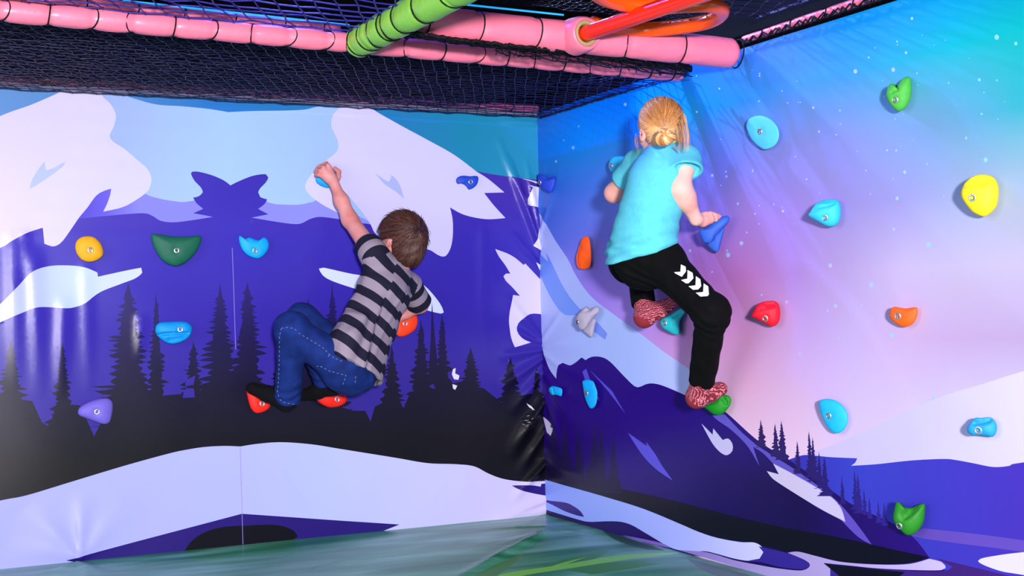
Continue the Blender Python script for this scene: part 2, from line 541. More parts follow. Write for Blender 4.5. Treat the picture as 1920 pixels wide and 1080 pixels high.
# ------------------------------------------------------------------ right wall: northern lights over a snowy slope
AX = [1010, 1100, 1200, 1300, 1400, 1500, 1600, 1700, 1800, 1920]
AU = [-float(at(x, 500, 'R')[1]) for x in AX] + [3.6]
AZ = [0.4, 0.6, 0.8, 1.0, 1.2, 1.4, 1.6, 1.75]
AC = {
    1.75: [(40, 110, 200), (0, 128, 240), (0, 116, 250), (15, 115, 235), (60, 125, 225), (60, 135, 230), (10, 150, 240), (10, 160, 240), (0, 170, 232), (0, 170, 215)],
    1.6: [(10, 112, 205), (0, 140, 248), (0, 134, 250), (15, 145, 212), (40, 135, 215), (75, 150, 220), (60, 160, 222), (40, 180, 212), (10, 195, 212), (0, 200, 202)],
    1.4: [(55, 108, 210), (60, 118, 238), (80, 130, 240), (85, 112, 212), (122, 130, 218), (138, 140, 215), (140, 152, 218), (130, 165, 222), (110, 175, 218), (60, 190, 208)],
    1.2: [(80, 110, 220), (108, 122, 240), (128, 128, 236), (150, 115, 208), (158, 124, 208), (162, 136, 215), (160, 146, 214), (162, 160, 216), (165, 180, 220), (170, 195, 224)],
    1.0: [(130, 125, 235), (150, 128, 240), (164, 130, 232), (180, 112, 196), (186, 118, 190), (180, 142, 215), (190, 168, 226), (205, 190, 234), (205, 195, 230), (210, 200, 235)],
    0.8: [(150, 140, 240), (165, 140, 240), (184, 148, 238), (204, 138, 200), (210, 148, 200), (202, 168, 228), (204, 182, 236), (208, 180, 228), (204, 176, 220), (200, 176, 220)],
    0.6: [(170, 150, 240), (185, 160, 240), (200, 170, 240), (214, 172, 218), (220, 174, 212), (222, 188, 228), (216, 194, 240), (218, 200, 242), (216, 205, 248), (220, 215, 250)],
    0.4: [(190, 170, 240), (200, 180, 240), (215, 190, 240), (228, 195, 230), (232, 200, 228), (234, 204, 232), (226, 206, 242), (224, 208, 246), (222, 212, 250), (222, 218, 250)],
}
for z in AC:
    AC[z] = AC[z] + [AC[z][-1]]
matsR = [  # column gains put the missing flash light near the corner into the colours
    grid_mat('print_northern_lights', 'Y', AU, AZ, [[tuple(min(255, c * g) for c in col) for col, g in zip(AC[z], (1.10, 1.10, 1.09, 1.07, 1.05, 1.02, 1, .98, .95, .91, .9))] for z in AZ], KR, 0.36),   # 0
    ugrad('print_far_snow', [(1530, (214, 200, 246)), (1700, (206, 200, 250)), (1920, (214, 206, 248))], KR, 'R', 800),   # 1
    ugrad('print_blue_mountain', [(1480, (54, 48, 178)), (1600, (58, 66, 196)), (1750, (62, 58, 190)), (1920, (70, 50, 180))], KR, 'R', 930),   # 2
    grid_mat('print_pink_stripe', 'Y', [0], [0], [[(100, 76, 186)]], KR),   # 3
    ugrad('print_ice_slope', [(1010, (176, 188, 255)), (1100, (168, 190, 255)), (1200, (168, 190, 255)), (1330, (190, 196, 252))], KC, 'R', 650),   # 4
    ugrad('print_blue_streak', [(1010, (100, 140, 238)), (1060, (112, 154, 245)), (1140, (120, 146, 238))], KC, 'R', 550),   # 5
    grid_mat('print_deep_violet', 'Y', [-float(at(x, 850, 'R')[1]) for x in (1020, 1180, 1330, 1500, 1740)],
             [float(at(1400, y, 'R')[2]) for y in (1000, 900, 800, 720)],
             [[(29, 8, 78), (34, 8, 109), (25, 7, 89), (24, 6, 78), (44, 9, 122)],
              [(37, 9, 109), (41, 9, 135), (29, 7, 100), (22, 6, 72), (43, 9, 126)],
              [(46, 11, 135), (44, 9, 139), (39, 9, 130), (34, 8, 111), (39, 9, 120)],
              [(51, 14, 145), (43, 7, 135), (39, 7, 128), (37, 8, 120), (39, 9, 120)]], KR),   # 6
    grid_mat('print_streak', 'Y', [0], [0], [[(98, 88, 232)]], KR),   # 7
    ugrad('print_feather_white', [(1320, (206, 204, 252)), (1450, (214, 206, 240)), (1600, (208, 200, 232))], KR, 'R', 900),   # 8
    ugrad('print_lilac_ribbon', [(1340, (108, 96, 208)), (1450, (96, 84, 200)), (1640, (98, 78, 190))], KR, 'R', 900),   # 9
    grid_mat('print_black_band', 'Y', [0], [0], [[(11, 8, 28)]], KR),   # 10
    zgrad('print_forest_right', [(780, (44, 26, 110)), (860, (32, 22, 80)), (920, (24, 18, 52))], KR, 'R', 1120),   # 11
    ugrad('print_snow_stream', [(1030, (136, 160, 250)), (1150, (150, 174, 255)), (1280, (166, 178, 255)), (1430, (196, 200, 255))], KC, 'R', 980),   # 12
    ugrad('print_plum', [(1030, (50, 30, 146)), (1100, (46, 26, 132)), (1480, (56, 40, 156)), (1760, (64, 32, 120))], KR, 'R', 1000),   # 13
    ugrad('print_orchid', [(1170, (120, 80, 196)), (1300, (150, 130, 220)), (1450, (176, 164, 228)), (1600, (186, 170, 228)), (1780, (206, 192, 246))], KR, 'R', 1050),   # 14
    ugrad('print_far_fir', [(1430, (44, 26, 96)), (1540, (40, 26, 108)), (1660, (50, 36, 140))], KR, 'R', 900),   # 15
    ugrad('print_star', [(1030, (110, 200, 250)), (1500, (196, 196, 248)), (1900, (130, 215, 240))], KR, 'R', 300),   # 16
    grid_mat('print_white_right', 'Y', [0], [0], [[(222, 216, 250)]], KR),   # 17
]
RR = [
    (1, "1500,860! 1527,848! 1580,827 1647,797 1713,767 1780,740 1847,720 1920,697 2080,650! 2080,890! 1500,890!"),
    (2, "1440,875! 1480,862 1510,853 1540,855 1563,857 1611,859! 1607,867 1599,873! 1647,870 1713,863 1773,860 1797,862 1830,868 1867,875 1897,873 1920,867 2080,850! 2080,1300! 1700,1200! 1440,1000!"),
    (3, "1713,1004! 1735,990! 1830,1000 1920,1012 2080,1032! 2080,1060! 1920,1034 1800,1018 1735,1009!"),
    (17, "2060,1022! 1920,1035 1867,1042 1843,1047 1838,1051 1847,1058 1880,1070 1920,1077 2060,1100!"),
    (4, "990,370! 1008,390! 1027,420 1045,451 1068,485 1079,508! 1097,537 1120,563 1160,594 1207,628 1250,662 1290,690 1340,735! 1330,800! 1030,800! 990,800!"),
    (5, "1000,464! 1012,472 1022,482 1031,490! 1027,473! 1037,490 1053,524 1068,550 1092,579 1120,601 1142,625! 1138,637! 1112,617 1090,594 1079,591 1066,591 1050,578 1035,555 1022,529 1012,505 1000,480!"),
    (6, "1000,600! 1016,632! 1023,660 1033,690 1047,710! 1048,697 1053,684 1060,680 1073,685 1087,677 1095,670 1102,675! 1113,669 1130,669 1147,678 1174,706 1193,724 1203,725 1219,719 1242,722 1287,741 1330,760 1360,771 1423,826 1482,862 1530,895 1600,945 1680,982 1720,1010 1748,1046! 1790,1080! 1700,1110! 1300,1100! 1000,980!"),
    (7, "1096,697! 1103,691! 1113,718 1128,751! 1108,728"), (7, "1109,693! 1129,712 1151,733! 1176,776! 1145,735"),
    (7, "1180,811! 1215,836! 1214,828! 1232,853! 1245,875 1264,901! 1233,880 1207,853"),
    (8, "1317,794! 1338,815! 1339,803! 1357,825! 1367,822 1375,832 1375,845 1366,853 1355,850 1338,832"),
    (9, "1337,779! 1360,776! 1390,808 1422,836! 1453,855 1493,880 1540,913 1573,940 1600,970 1623,1000 1638,1021! 1613,1007 1580,975 1547,940 1513,907 1487,888 1452,869! 1432,849 1414,838! 1426,874! 1403,836 1373,806 1350,790"),
    (8, "1440,883! 1463,889! 1452,869! 1487,887 1533,913 1563,933 1580,953 1588,978! 1547,957 1507,933 1467,908 1450,896"),
    (10, "1028,895! 1073,903 1160,915 1280,942 1380,968 1480,990 1580,1008 1680,1030 1747,1044! 1713,1054 1647,1058 1580,1053 1500,1034 1477,1034! 1413,1018 1347,1007 1280,984 1207,954 1140,933 1073,914 1000,890!"),
]
for xc, yt, hw, sd in [(1040, 752, 26, 1), (1062, 790, 22, 2), (1088, 796, 17, 3), (1118, 785, 20, 4), (1131, 793, 18, 5), (1153, 815, 18, 6)]:
    RR.append((11, conifer(xc, yt, 918 + (xc - 1040) * 0.06, hw, sd * 5, 0.008, step=6)))
RR.append((11, "1000,850! 1060,860! 1078,885! 1100,900! 1104,880! 1125,880! 1142,900! 1160,885! 1170,918! 1073,905! 1000,890!"))
for xc, yt, yb, hw, sd in [(1428, 786, 838, 13, 1), (1455, 793, 856, 12, 2), (1467, 788, 862, 14, 3), (1497, 826, 888, 9, 4), (1519, 808, 895, 11, 5), (1526, 818, 900, 11, 6),
                           (1538, 846, 915, 10, 7), (1548, 856, 930, 14, 8), (1581, 892, 945, 8, 9), (1605, 879, 955, 9, 10), (1611, 886, 962, 10, 11), (1623, 916, 965, 7, 12),
                           (1633, 932, 972, 7, 13), (1650, 939, 980, 7, 14), (1661, 940, 985, 8, 15)]:
    RR.append((15, conifer(xc, yt, yb, hw, sd * 3 + 1, 0.05, step=6)))
RR += [
    (17, "1022,781! 1030,787 1038,795! 1036,800! 1042,803! 1036,817! 1029,810!"),
    (12, "1000,892! 1028,900! 1073,913 1140,932 1207,953 1280,983 1313,997 1347,1008 1390,1016 1417,1017 1431,1025 1434,1035 1427,1047 1407,1051 1380,1047 1347,1038 1323,1033 1296,1036! 1261,1027 1243,1017! 1208,996 1187,984 1167,978 1142,977 1107,978 1084,973 1031,957! 1000,948!"),
    (13, "1020,934! 1031,938 1063,942 1077,948 1091,958 1098,969! 1084,966 1059,957 1040,947 1020,938!"),
    (13, "1425,1024! 1480,1037 1513,1051 1521,1060 1507,1067 1467,1063 1430,1054 1400,1052! 1427,1047! 1434,1035!"),
    (14, "1171,1003! 1208,1010 1243,1018 1265,1028! 1226,1020 1190,1010"),
    (14, "1275,1031! 1320,1034 1347,1040 1380,1050 1420,1058 1467,1066 1507,1069 1522,1060 1513,1050 1480,1036! 1500,1034 1533,1042 1580,1053 1647,1058 1707,1057 1747,1047! 1770,1053 1777,1060 1770,1068 1713,1068 1647,1065 1597,1060 1547,1055! 1567,1067 1570,1090! 1440,1090! 1420,1074! 1340,1050!"),
    (13, "1560,1056! 1600,1062 1660,1067 1720,1070 1775,1070 1790,1062! 1760,1046! 1900,1080! 1960,1140! 1560,1110!"),
    (10, "1548,1056! 1600,1062 1700,1072! 1690,1080 1660,1090! 1590,1090!"),
]
rnd = random.Random(11)
stars = [(1175, 196, 3.2), (1077, 277, 3.5), (1045, 303, 2.6), (1059, 263, 1.6), (1087, 237, 1.8), (1338, 329, 3), (1310, 210, 2.3), (1364, 322, 2), (1365, 331, 2.4), (1872, 70, 5), (1908, 82, 3.5),
         (1607, 134, 4.2), (1678, 131, 4.2), (1702, 99, 2.8), (1713, 35, 3), (1840, 150, 3), (1853, 300, 4.5), (1816, 259, 2.6), (1700, 323, 3.4), (1528, 202, 2.6), (1746, 459, 5), (1686, 372, 3.6),
         (1680, 430, 3), (1638, 534, 4.6), (1570, 574, 4), (1560, 498, 4), (1477, 566, 3), (1430, 553, 2), (1386, 382, 2.6), (1392, 456, 4), (1367, 478, 4.5), (1365, 470, 2), (1470, 396, 2.8), (1453, 383, 1.6),
         (1755, 748, 4), (1677, 628, 4.4), (1502, 664, 3.6), (1555, 583, 2.6), (1494, 294, 1.6), (1515, 336, 2), (1480, 193, 1.6), (1470, 171, 1.5), (1539, 247, 2.4), (1640, 598, 2.4), (1577, 634, 2.2), (1620, 572, 2),
         (1337, 510, 2), (1402, 436, 1.8), (1370, 600, 1.6), (1425, 420, 1.6), (1296, 470, 3), (1667, 282, 2.2), (1684, 282, 2.2), (1632, 108, 2), (1702, 100, 2), (1500, 192, 1.2), (1504, 192, 1.2), (1845, 214, 2.2), (1873, 151, 1.8)]
for i in range(60):
    stars.append((rnd.uniform(1300, 1900), rnd.uniform(40, 420), rnd.uniform(0.9, 1.9)))
for x, y, r in stars:
    RR.insert(0, (16, [(x + 0.85 * r * math.cos(t), y + r * math.sin(t), 1) for t in np.linspace(0, 2 * math.pi, 13)[:-1]]))
RL.insert(1, (0, "3,180! 9,183! 9,190! 2,190!"))

folds_right = fold_field('R', [
    (1006, 470, 1052, 320, .006, .010, .02), (1006, 450, 1024, 300, .006, .010, .02), (1018, 640, 1075, 560, .004, .01, .025), (1019, 650, 1088, 640, .004, .01, .025), (1019, 660, 1085, 710, .004, .01, .025),
    (1022, 690, 1075, 790, .006, .01, .03), (1024, 730, 1060, 850, .008, .012, .03), (1026, 865, 1090, 890, .005, .01, .02), (1005, 228, 1060, 228, .005, .01, .02),
    (1392, 108, 1460, 112, .005, .012, .03), (1392, 108, 1500, 80, .004, .012, .03)])


def disp_right(u, z):
    d = folds_right(u, z) + 0.003
    d += 0.004 * np.sin(u * 2.7 + 1) * np.sin(z * 2.1) + 0.001 * np.sin(u * 11 + 2 * np.sin(z * 3)) * np.sin(z * 6)
    return np.maximum(d, 0) + 0.004


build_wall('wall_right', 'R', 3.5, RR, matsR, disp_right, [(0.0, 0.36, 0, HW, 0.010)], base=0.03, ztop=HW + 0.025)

# ------------------------------------------------------------------ glossy padded floor with a printed meadow
def meadow():
    m, nt, b = nodes('print_meadow')
    b.inputs['Roughness'].default_value = 0.30
    b.inputs['Specular IOR Level'].default_value = 0.5
    L, N = nt.links, nt.nodes
    tc = N.new('ShaderNodeTexCoord')
    mp = N.new('ShaderNodeMapping')
    mp.inputs['Rotation'].default_value = (0, 0, 0.9)
    mp.inputs['Scale'].default_value = (0.8, 3.2, 1)
    n = N.new('ShaderNodeTexNoise')
    n.inputs['Scale'].default_value = 2.2
    n.inputs['Detail'].default_value = 2.5
    n.inputs['Distortion'].default_value = 0.4
    L.new(tc.outputs['Object'], mp.inputs['Vector'])
    L.new(mp.outputs['Vector'], n.inputs['Vector'])
    cr = N.new('ShaderNodeValToRGB')
    el = cr.color_ramp.elements
    el[0].position, el[1].position = 0.34, 0.70
    el[0].color, el[1].color = lin4((26, 122, 66)), lin4((122, 196, 172))
    e = el.new(0.5)
    e.color = lin4((66, 156, 108))
    L.new(n.outputs['Fac'], cr.inputs['Fac'])
    L.new(cr.outputs['Color'], b.inputs['Base Color'])
    bump(nt, b, 420, 0.1, 0.0006, 2)
    return m


M_BLADE = [plain('print_blade_lime', (132, 222, 66), 0.3), plain('print_blade_green', (62, 146, 44), 0.3), plain('print_blade_dark', (22, 92, 40), 0.3)]
RF = [
    (3, "1120,985! 1160,1003 1215,1022 1250,1034! 1200,1030 1150,1012"),
    (3, "1285,1046! 1340,1062 1400,1078 1440,1092! 1380,1090 1320,1072"),
    (2, "995,1079! 1038,1058 1096,1044 1150,1031! 1119,1050 1062,1065"),
    (2, "1060,1072! 1130,1060 1190,1056 1240,1060! 1180,1070 1110,1080!"),
    (2, "870,1092! 930,1062 985,1040! 960,1062 915,1092!"),
    (1, "930,1084! 955,1076 1062,1061 1154,1046 1235,1038 1276,1037! 1246,1043 1165,1054 1073,1068 1004,1078 950,1088!"),
    (1, "1010,1074! 1050,1060 1100,1048! 1060,1062!"),
]
folds_floor = fold_field('F', [
    (1029, 1000, 850, 1090, .016, .018, .03), (1029, 990, 900, 996, .006, .012, .02), (1029, 994, 950, 1022, .005, .01, .02), (1031, 996, 1110, 1004, .005, .01, .02),
    (150, 1056, 60, 1090, .010, .012, .05), (150, 1056, 190, 1092, .008, .012, .05), (560, 1075, 700, 1040, .003, .01, .01)])


def disp_floor(u, v):
    dg = np.abs(u - v) / 1.414
    z = folds_floor(u, v) + 0.006 * np.exp(-(dg / 0.012) ** 2) * np.clip(1 - u / .35, 0, 1)
    z += 0.004 * (1 + np.sin(3 * u + 1) * np.sin(2.4 * v)) * np.clip(v * 4, 0, 1) * np.clip(u * 4, 0, 1)
    return z + 0.001


floor = build_wall('floor', 'F', 4.2, RF, [meadow()] + M_BLADE, disp_floor, [(0, 1.3, 0, 1.4, .016), (1.6, 2.4, 0, .6, .02)], base=0.05, ztop=5.6)

# ------------------------------------------------------------------ ceiling of nets and padded pipes
M_PINK = plain('pink_vinyl', (255, 126, 156), 0.40, 0.80, bscale=60, bstr=0.35, bdist=0.003, noise=0.03)
M_GREEN = plain('lime_vinyl', (150, 222, 76), 0.45, 0.80, bscale=60, bstr=0.35, bdist=0.003, noise=0.05)
M_BLACK_CORD = plain('black_cord', (7, 6, 14), 0.7, spec=0.2)
M_NET = plain('blue_lit_dark_cord', (15, 11, 62), 0.4, bscale=900, bstr=0.4)  # faint blue light on the dark cords is put into this tint
M_RED = plain('red_paint', (255, 48, 22), 0.22, 0.9)
M_ORANGE = plain('orange_paint', (255, 82, 14), 0.22, 1.0)
M_FOAM = plain('pale_foam', (150, 140, 92), 0.8)
M_WHITE = plain('white_vinyl', (235, 205, 215), 0.5)
M_VOID = plain('dark_ceiling', (8, 8, 12), 0.9, spec=0.1)


def frame_of(A, B):
    d = (B - A) / np.linalg.norm(B - A)
    up = np.array([0, 0, 1.0])
    s = np.cross(d, up)
    s /= np.linalg.norm(s)
    return d, s, np.cross(s, d)


def padded_pipe(A, B, r, cuts, mat, label, seed, puff=0.10, group=None, cap=True, name='padded_pipe'):
    """foam pipe cover tied with cords at the distances in cuts; the cover bulges between the cords"""
    A, B = np.asarray(A, float), np.asarray(B, float)
    root = empty(name, tuple(A), label, 'pipe', group)
    d, s, u = frame_of(A, B)
    Ln = np.linalg.norm(B - A)
    rnd = random.Random(seed)
    n, m = 28, max(40, int(Ln / 0.008))
    ph = [rnd.uniform(0, 6.28) for _ in range(8)]
    V, F = [], []
    for i in range(m + 1):
        t = Ln * i / m
        near = min([abs(t - c) for c in cuts] + [1])
        k = 1 - puff * math.exp(-(near / 0.010) ** 2) - puff * .6 * math.exp(-(near / 0.03) ** 2)
        e = min(t, Ln - t)
        if cap:
            k *= math.sqrt(max(0.0, 1 - max(0, 1 - e / (r * 0.7)) ** 2)) * 0.98 + 0.02
        for j in range(n):
            a = 2 * math.pi * j / n
            w = 0.018 * math.sin(3 * a + t * 21 + ph[0]) * math.sin(t * 9 + ph[1]) + 0.014 * math.sin(5 * a - t * 47 + ph[2]) * math.sin(t * 17 + ph[3])
            w += 0.03 * math.exp(-(near / 0.022) ** 2) * math.sin(7 * a + ph[4]) * (near > 0.006)
            rr = r * k * (1 + w)
            V.append(A + d * t + rr * (math.cos(a) * s + math.sin(a) * u))
    for i in range(m):
        for j in range(n):
            j2 = (j + 1) % n
            F.append((i * n + j, i * n + j2, (i + 1) * n + j2, (i + 1) * n + j))
    F.append(tuple(range(n))[::-1])
    F.append(tuple(m * n + j for j in range(n)))
    adopt(link('cover', mesh('cover', V, F), None, mat), root)
    for c in cuts:
        P = A + d * c
        tilt = rnd.uniform(-.012, .012)
        path = []
        for k in range(25):
            a = 2 * math.pi * k / 24
            path.append(P + (r * (1 - puff * 1.5) + 0.0022) * (math.cos(a) * s + math.sin(a) * u) + d * (tilt * math.cos(a) * 2 + 0.004 * math.sin(a)))
        v, f = tubes([path], 0.0024, 5)
        adopt(link('lashing', mesh('lashing', v, f), None, M_BLACK_CORD), root)
    return root


def along(A, B, pxs, z=1.75):
    """distances along a pipe for places in the photograph"""
    A, B = np.asarray(A, float), np.asarray(B, float)
    d = (B - A) / np.linalg.norm(B - A)
    out = []
    for x in pxs:
        lo, hi = 0.0, np.linalg.norm(B - A)
        for _ in range(40):
            md = (lo + hi) / 2
            q = A + d * md - CAM
            if 960 + FPX * (q @ RT) / (q @ FW) < x:
                lo = md
            else:
                hi = md
        out.append(md)
    return out


LA, LB = (-2.75, -1.315, 1.752), (-0.012, -1.150, 1.752)
cuts = [0.06, 0.2] + along(LA, LB, [4, 92, 172, 248, 326, 397, 473, 538, 610, 655, 762, 828, 892, 950, 1002, 1055, 1108, 1162, 1216, 1258])
padded_pipe(LA, LB, 0.032, cuts, M_PINK, 'long slim pink padded pipe tied with cords under the netting, lower of the pair', 1)
UA, UB = atz(768, 39, 1.782), np.array([-0.030, -1.505, 1.756])
cuts = along(UA, UB, [795, 895, 1003, 1172, 1275, 1390])
up = padded_pipe(UA, UB, 0.0505, cuts, M_PINK, 'thick pink padded pipe with a red bar plugged into its side', 2, puff=0.06)
# collar where the red bar is plugged in
q = atz(1103, 62, 1.765)
uc = UA + (UB - UA) * along(UA, UB, [1100])[0] / np.linalg.norm(UB - UA)
ca, cb = np.array([q[0] - .004, uc[1] - .01, uc[2]]), np.array([q[0], uc[1] - .085, uc[2] - .002])
q = cb.copy()


def revolve(A, B, prof, n=32):
    d, s, u = frame_of(np.asarray(A, float), np.asarray(B, float))
    Ln = np.linalg.norm(np.asarray(B) - np.asarray(A))
    V, F = [], []
    for t, r in prof:
        for j in range(n):
            a = 2 * math.pi * j / n
            V.append(np.asarray(A) + d * t * Ln + r * (math.cos(a) * s + math.sin(a) * u))
    for i in range(len(prof) - 1):
        for j in range(n):
            j2 = (j + 1) % n
            F.append((i * n + j, i * n + j2, (i + 1) * n + j2, (i + 1) * n + j))
    return V, F


adopt(link('collar', mesh('collar', *revolve(ca, cb, [(0, .060), (.55, .058), (.9, .053), (1, .048), (.98, .042), (.7, .040)])), None, M_PINK), up)
cf = adopt(link('foam_ring', mesh('foam_ring', *revolve(ca, cb, [(.6, .041), (.93, .040), (.97, .034), (.9, .028), (.6, .026)])), None, M_FOAM), up)
cf['label'] = 'pale foam ring around the red bar'
GA, GB = np.array([-1.290, -1.215, 1.752]), np.array([-1.268, -2.75, 1.752])
d_ = lambda x, y: abs(atz(x, y, 1.752)[1] - GA[1])
cuts = [d_(684, 76), d_(703, 66), d_(714, 60), d_(738, 47), d_(742, 45), d_(768, 32), d_(806, 12), .75, .95, 1.2]
padded_pipe(GA, GB, 0.049, cuts, M_GREEN, 'lime green padded pipe lashed over the pink pipes', 3, puff=0.05)
padded_pipe((-3.3, -0.045, 1.786), (-0.02, -0.045, 1.786), 0.017, [i * .16 + .1 for i in range(20)], M_PINK, 'pink padded pipe behind the netting along the top of the left wall', 4)
padded_pipe((-0.015, -1.52, 1.800), (-0.015, -3.4, 1.812), 0.014, [i * .16 + .1 for i in range(20)], M_PINK, 'pink padded pipe behind the netting along the top of the right wall', 5)
padded_pipe(atz(-250, -30, 1.80), atz(640, 57, 1.80), 0.022, [i * .15 + .1 for i in range(10)], M_PINK, 'pink padded pipe seen through the netting above the slim pink pipe', 6)

# red bar with the orange-red winding rail
rb = empty('climbing_rail', (q[0], -1.6, 1.75), 'red steel bar with a winding orange rail under the netting', 'rail')
e = atz(1300, -6, q[2])
dirv = (e - q) / np.linalg.norm(e - q)
v, f = tubes([[q + dirv * t for t in np.linspace(-0.09, 0.95, 12)]], 0.0245, 20)
adopt(link('bar', mesh('bar', v, f), None, M_RED), rb)
pts = [atz(x, y, 1.80) for x, y in [(1112, 44), (1150, 52), (1200, 56), (1260, 52), (1318, 43), (1347, 31), (1353, 18), (1332, 9), (1290, 9), (1245, 12), (1200, 11), (1160, 5), (1128, -6), (1112, -22), (1122, -44), (1170, -52), (1240, -50)]]


def cat(P, m=8):
    out = []
    for i in range(len(P) - 1):
        p0, p1, p2, p3 = P[max(0, i - 1)], P[i], P[i + 1], P[min(len(P) - 1, i + 2)]
        for j in range(m):
            t = j / m
            out.append(0.5 * (2 * p1 + (p2 - p0) * t + (2 * p0 - 5 * p1 + 4 * p2 - p3) * t * t + (3 * p1 - p0 - 3 * p2 + p3) * t ** 3))
    out.append(P[-1])
    return out


v, f = tubes([cat(pts)], 0.0235, 18)
adopt(link('winding_rail', mesh('winding_rail', v, f), None, M_ORANGE), rb)['label'] = 'orange winding rail'


def net(name, x0, x1, y0, y1, zf, cell, r, seed, label, rot=0.0, mat=None, jit=0.12):
    """knotted square netting as real cords, slightly slack"""
    rnd = random.Random(seed)
    paths = []
    nx, ny = int((x1 - x0) / cell), int((y1 - y0) / cell)
    G = {}
    for i in range(nx + 1):
        for j in range(ny + 1):
            x = x0 + i * cell + rnd.uniform(-jit, jit) * cell + rot * j * cell
            y = y0 + j * cell + rnd.uniform(-jit, jit) * cell
            y = min(max(y, y0), y1)
            x = min(max(x, x0), x1)
            G[i, j] = np.array([x, y, zf(x, y) + rnd.uniform(-.004, .004)])
    for i in range(nx + 1):
        paths.append([G[i, j] for j in range(ny + 1)])
    for j in range(ny + 1):
        paths.append([G[i, j] for i in range(nx + 1)])
    V, F = tubes(paths, r, 4, False)
    kr = r * 2.0
    for p in G.values():
        b = len(V)
        V += [p + np.array(o) * kr for o in ((1, 0, 0), (-1, 0, 0), (0, 1, 0), (0, -1, 0), (0, 0, 1), (0, 0, -1))]
        F += [(b + a, b + c, b + g) for a, c, g in ((0, 2, 4), (2, 1, 4), (1, 3, 4), (3, 0, 4), (2, 0, 5), (1, 2, 5), (3, 1, 5), (0, 3, 5))]
    o = link(name, mesh(name, V, F), None, mat or M_NET)
    o['label'] = label
    o['category'] = 'net'
    return o


net('safety_net', -3.2, -0.012, -1.215, -0.015, lambda x, y: 1.749, 0.045, 0.0019, 1,
    'dark safety netting stretched between the slim pink pipe and the left wall', rot=0.5)
net('upper_net', -3.2, -0.01, -1.15, -0.06, lambda x, y: 1.768 + 0.003 * math.sin(5 * x), 0.045, 0.0018, 2,
    'second layer of dark netting just above the netting by the left wall', rot=-0.4)
M_NETB = plain('blue_lit_cord', (34, 26, 128), 0.4, bscale=900, bstr=0.4)  # blue light falling on the cords is painted into their colour
net('near_net', -3.1, -1.30, -2.6, -1.245, lambda x, y: 1.775, 0.062, 0.0026, 3, 'safety netting coloured as if in blue light at the top left in front of a light strip', rot=0.5, mat=M_NETB)
net('roof_net', -1.24, -0.015, -3.2, -1.57, lambda x, y: 1.86, 0.055, 0.0022, 4, 'dark safety netting above the red climbing rail', rot=0.4)
net('floor_mesh', -3.2, -0.05, -3.0, -1.2, lambda x, y: 1.93, 0.03, 0.0016, 5, 'fine black mesh of the storey above seen through the netting', mat=M_BLACK_CORD)

# gathered net edge and loose tied cord ends between the two pink pipes
rnd = random.Random(8)
root = empty('net_edge', (-0.7, -1.43, 1.73), 'black gathered net edge with loose cord ends between two pink pipes', 'net')
line = [(742, 60), (850, 76), (980, 91), (1100, 103), (1200, 117), (1296, 130)]
lx, ly = [p[0] for p in line], [p[1] for p in line]
paths = []
for k in range(6):
    P = []
    for i in range(100):
        x = 742 + i / 99 * 554
        P.append(atz(x, np.interp(x, lx, ly) + 3.2 * math.sin(k * 1.1 + x * .03) + rnd.uniform(-1.6, 1.6), 1.724 + rnd.uniform(-.004, .004)))
    paths.append(P)
v, f = tubes(paths, 0.0058, 5)
adopt(link('gathered_edge', mesh('gathered_edge', v, f), None, M_BLACK_CORD), root)
paths = []
for k in range(3):
    paths.append([atz(x, np.interp(x, lx, ly) + 8 + k * 3.5 + 2.5 * math.sin(x * .07 + k * 2) + rnd.uniform(-1, 1), 1.716) for x in range(930 + k * 20, 1290, 9)])
for k in range(22):
    x = 930 + k * 16.5 + rnd.uniform(-4, 4)
    y = np.interp(x, lx, ly)
    paths.append(cat([atz(x, y + 4, 1.716), atz(x + rnd.uniform(-6, 8), y + 10, 1.713), atz(x + rnd.uniform(-4, 12), y + rnd.uniform(14, 20), 1.716)], 4))
    if k % 3 == 0:
        paths.append(cat([atz(x, y + 9, 1.714), atz(x + 10, y + 12 + rnd.uniform(-2, 3), 1.711), atz(x + 20 + rnd.uniform(0, 8), y + 18 + rnd.uniform(-3, 6), 1.712)], 4))
v, f = tubes(paths, 0.0019, 5)
adopt(link('loose_cord', mesh('loose_cord', v, f), None, M_BLACK_CORD), root)['kind'] = 'stuff'
# lacing that ties the netting to the pipe along the right wall
paths = [[np.array([-0.034 + .004 * math.sin(i * 2.1), -1.54 - i * .022, 1.785 + (.012 if i % 2 else -.008)]) for i in range(76)],
         [np.array([-0.036 + .003 * math.sin(i * 1.3), -1.54 - i * .03, 1.789 + (-.008 if i % 2 else .010)]) for i in range(56)],
         [np.array([-0.034, -1.54 - i * .05, 1.781]) for i in range(34)]]
v, f = tubes(paths, 0.0026, 5)
o = link('net_lacing', mesh('net_lacing', v, f), None, M_BLACK_CORD)
o['label'] = 'black zigzag lacing along the top edge of the right wall'
o['category'] = 'rope'

# blue light strip of the storey above; second strip glows as a blue reflection
mL, nt, b = nodes('blue_glow')
b.inputs['Base Color'].default_value = (0.02, 0.2, 0.9, 1)
b.inputs['Emission Color'].default_value = lin4((20, 165, 255))
b.inputs['Emission Strength'].default_value = 1.0
for P, lab in (([atz(230, 1, 1.805), atz(655, 47, 1.805)], 'blue glowing light strip above the slim pink pipe'),
               ([(-1.20, -1.585, 1.815), (-0.74, -1.578, 1.813)], 'blue reflection made as a glowing strip along the back of the thick pink pipe')):
    P = [np.array(P[0]) + (np.array(P[1]) - np.array(P[0])) * t for t in np.linspace(0, 1, 20)]
    st = empty('glow_strip', tuple(P[0]), lab, 'light')
    v, f = tubes([P], 0.0029, 8)
    adopt(link('strip_or_reflection_glow', mesh('strip_or_reflection_glow', v, f), None, mL), st)

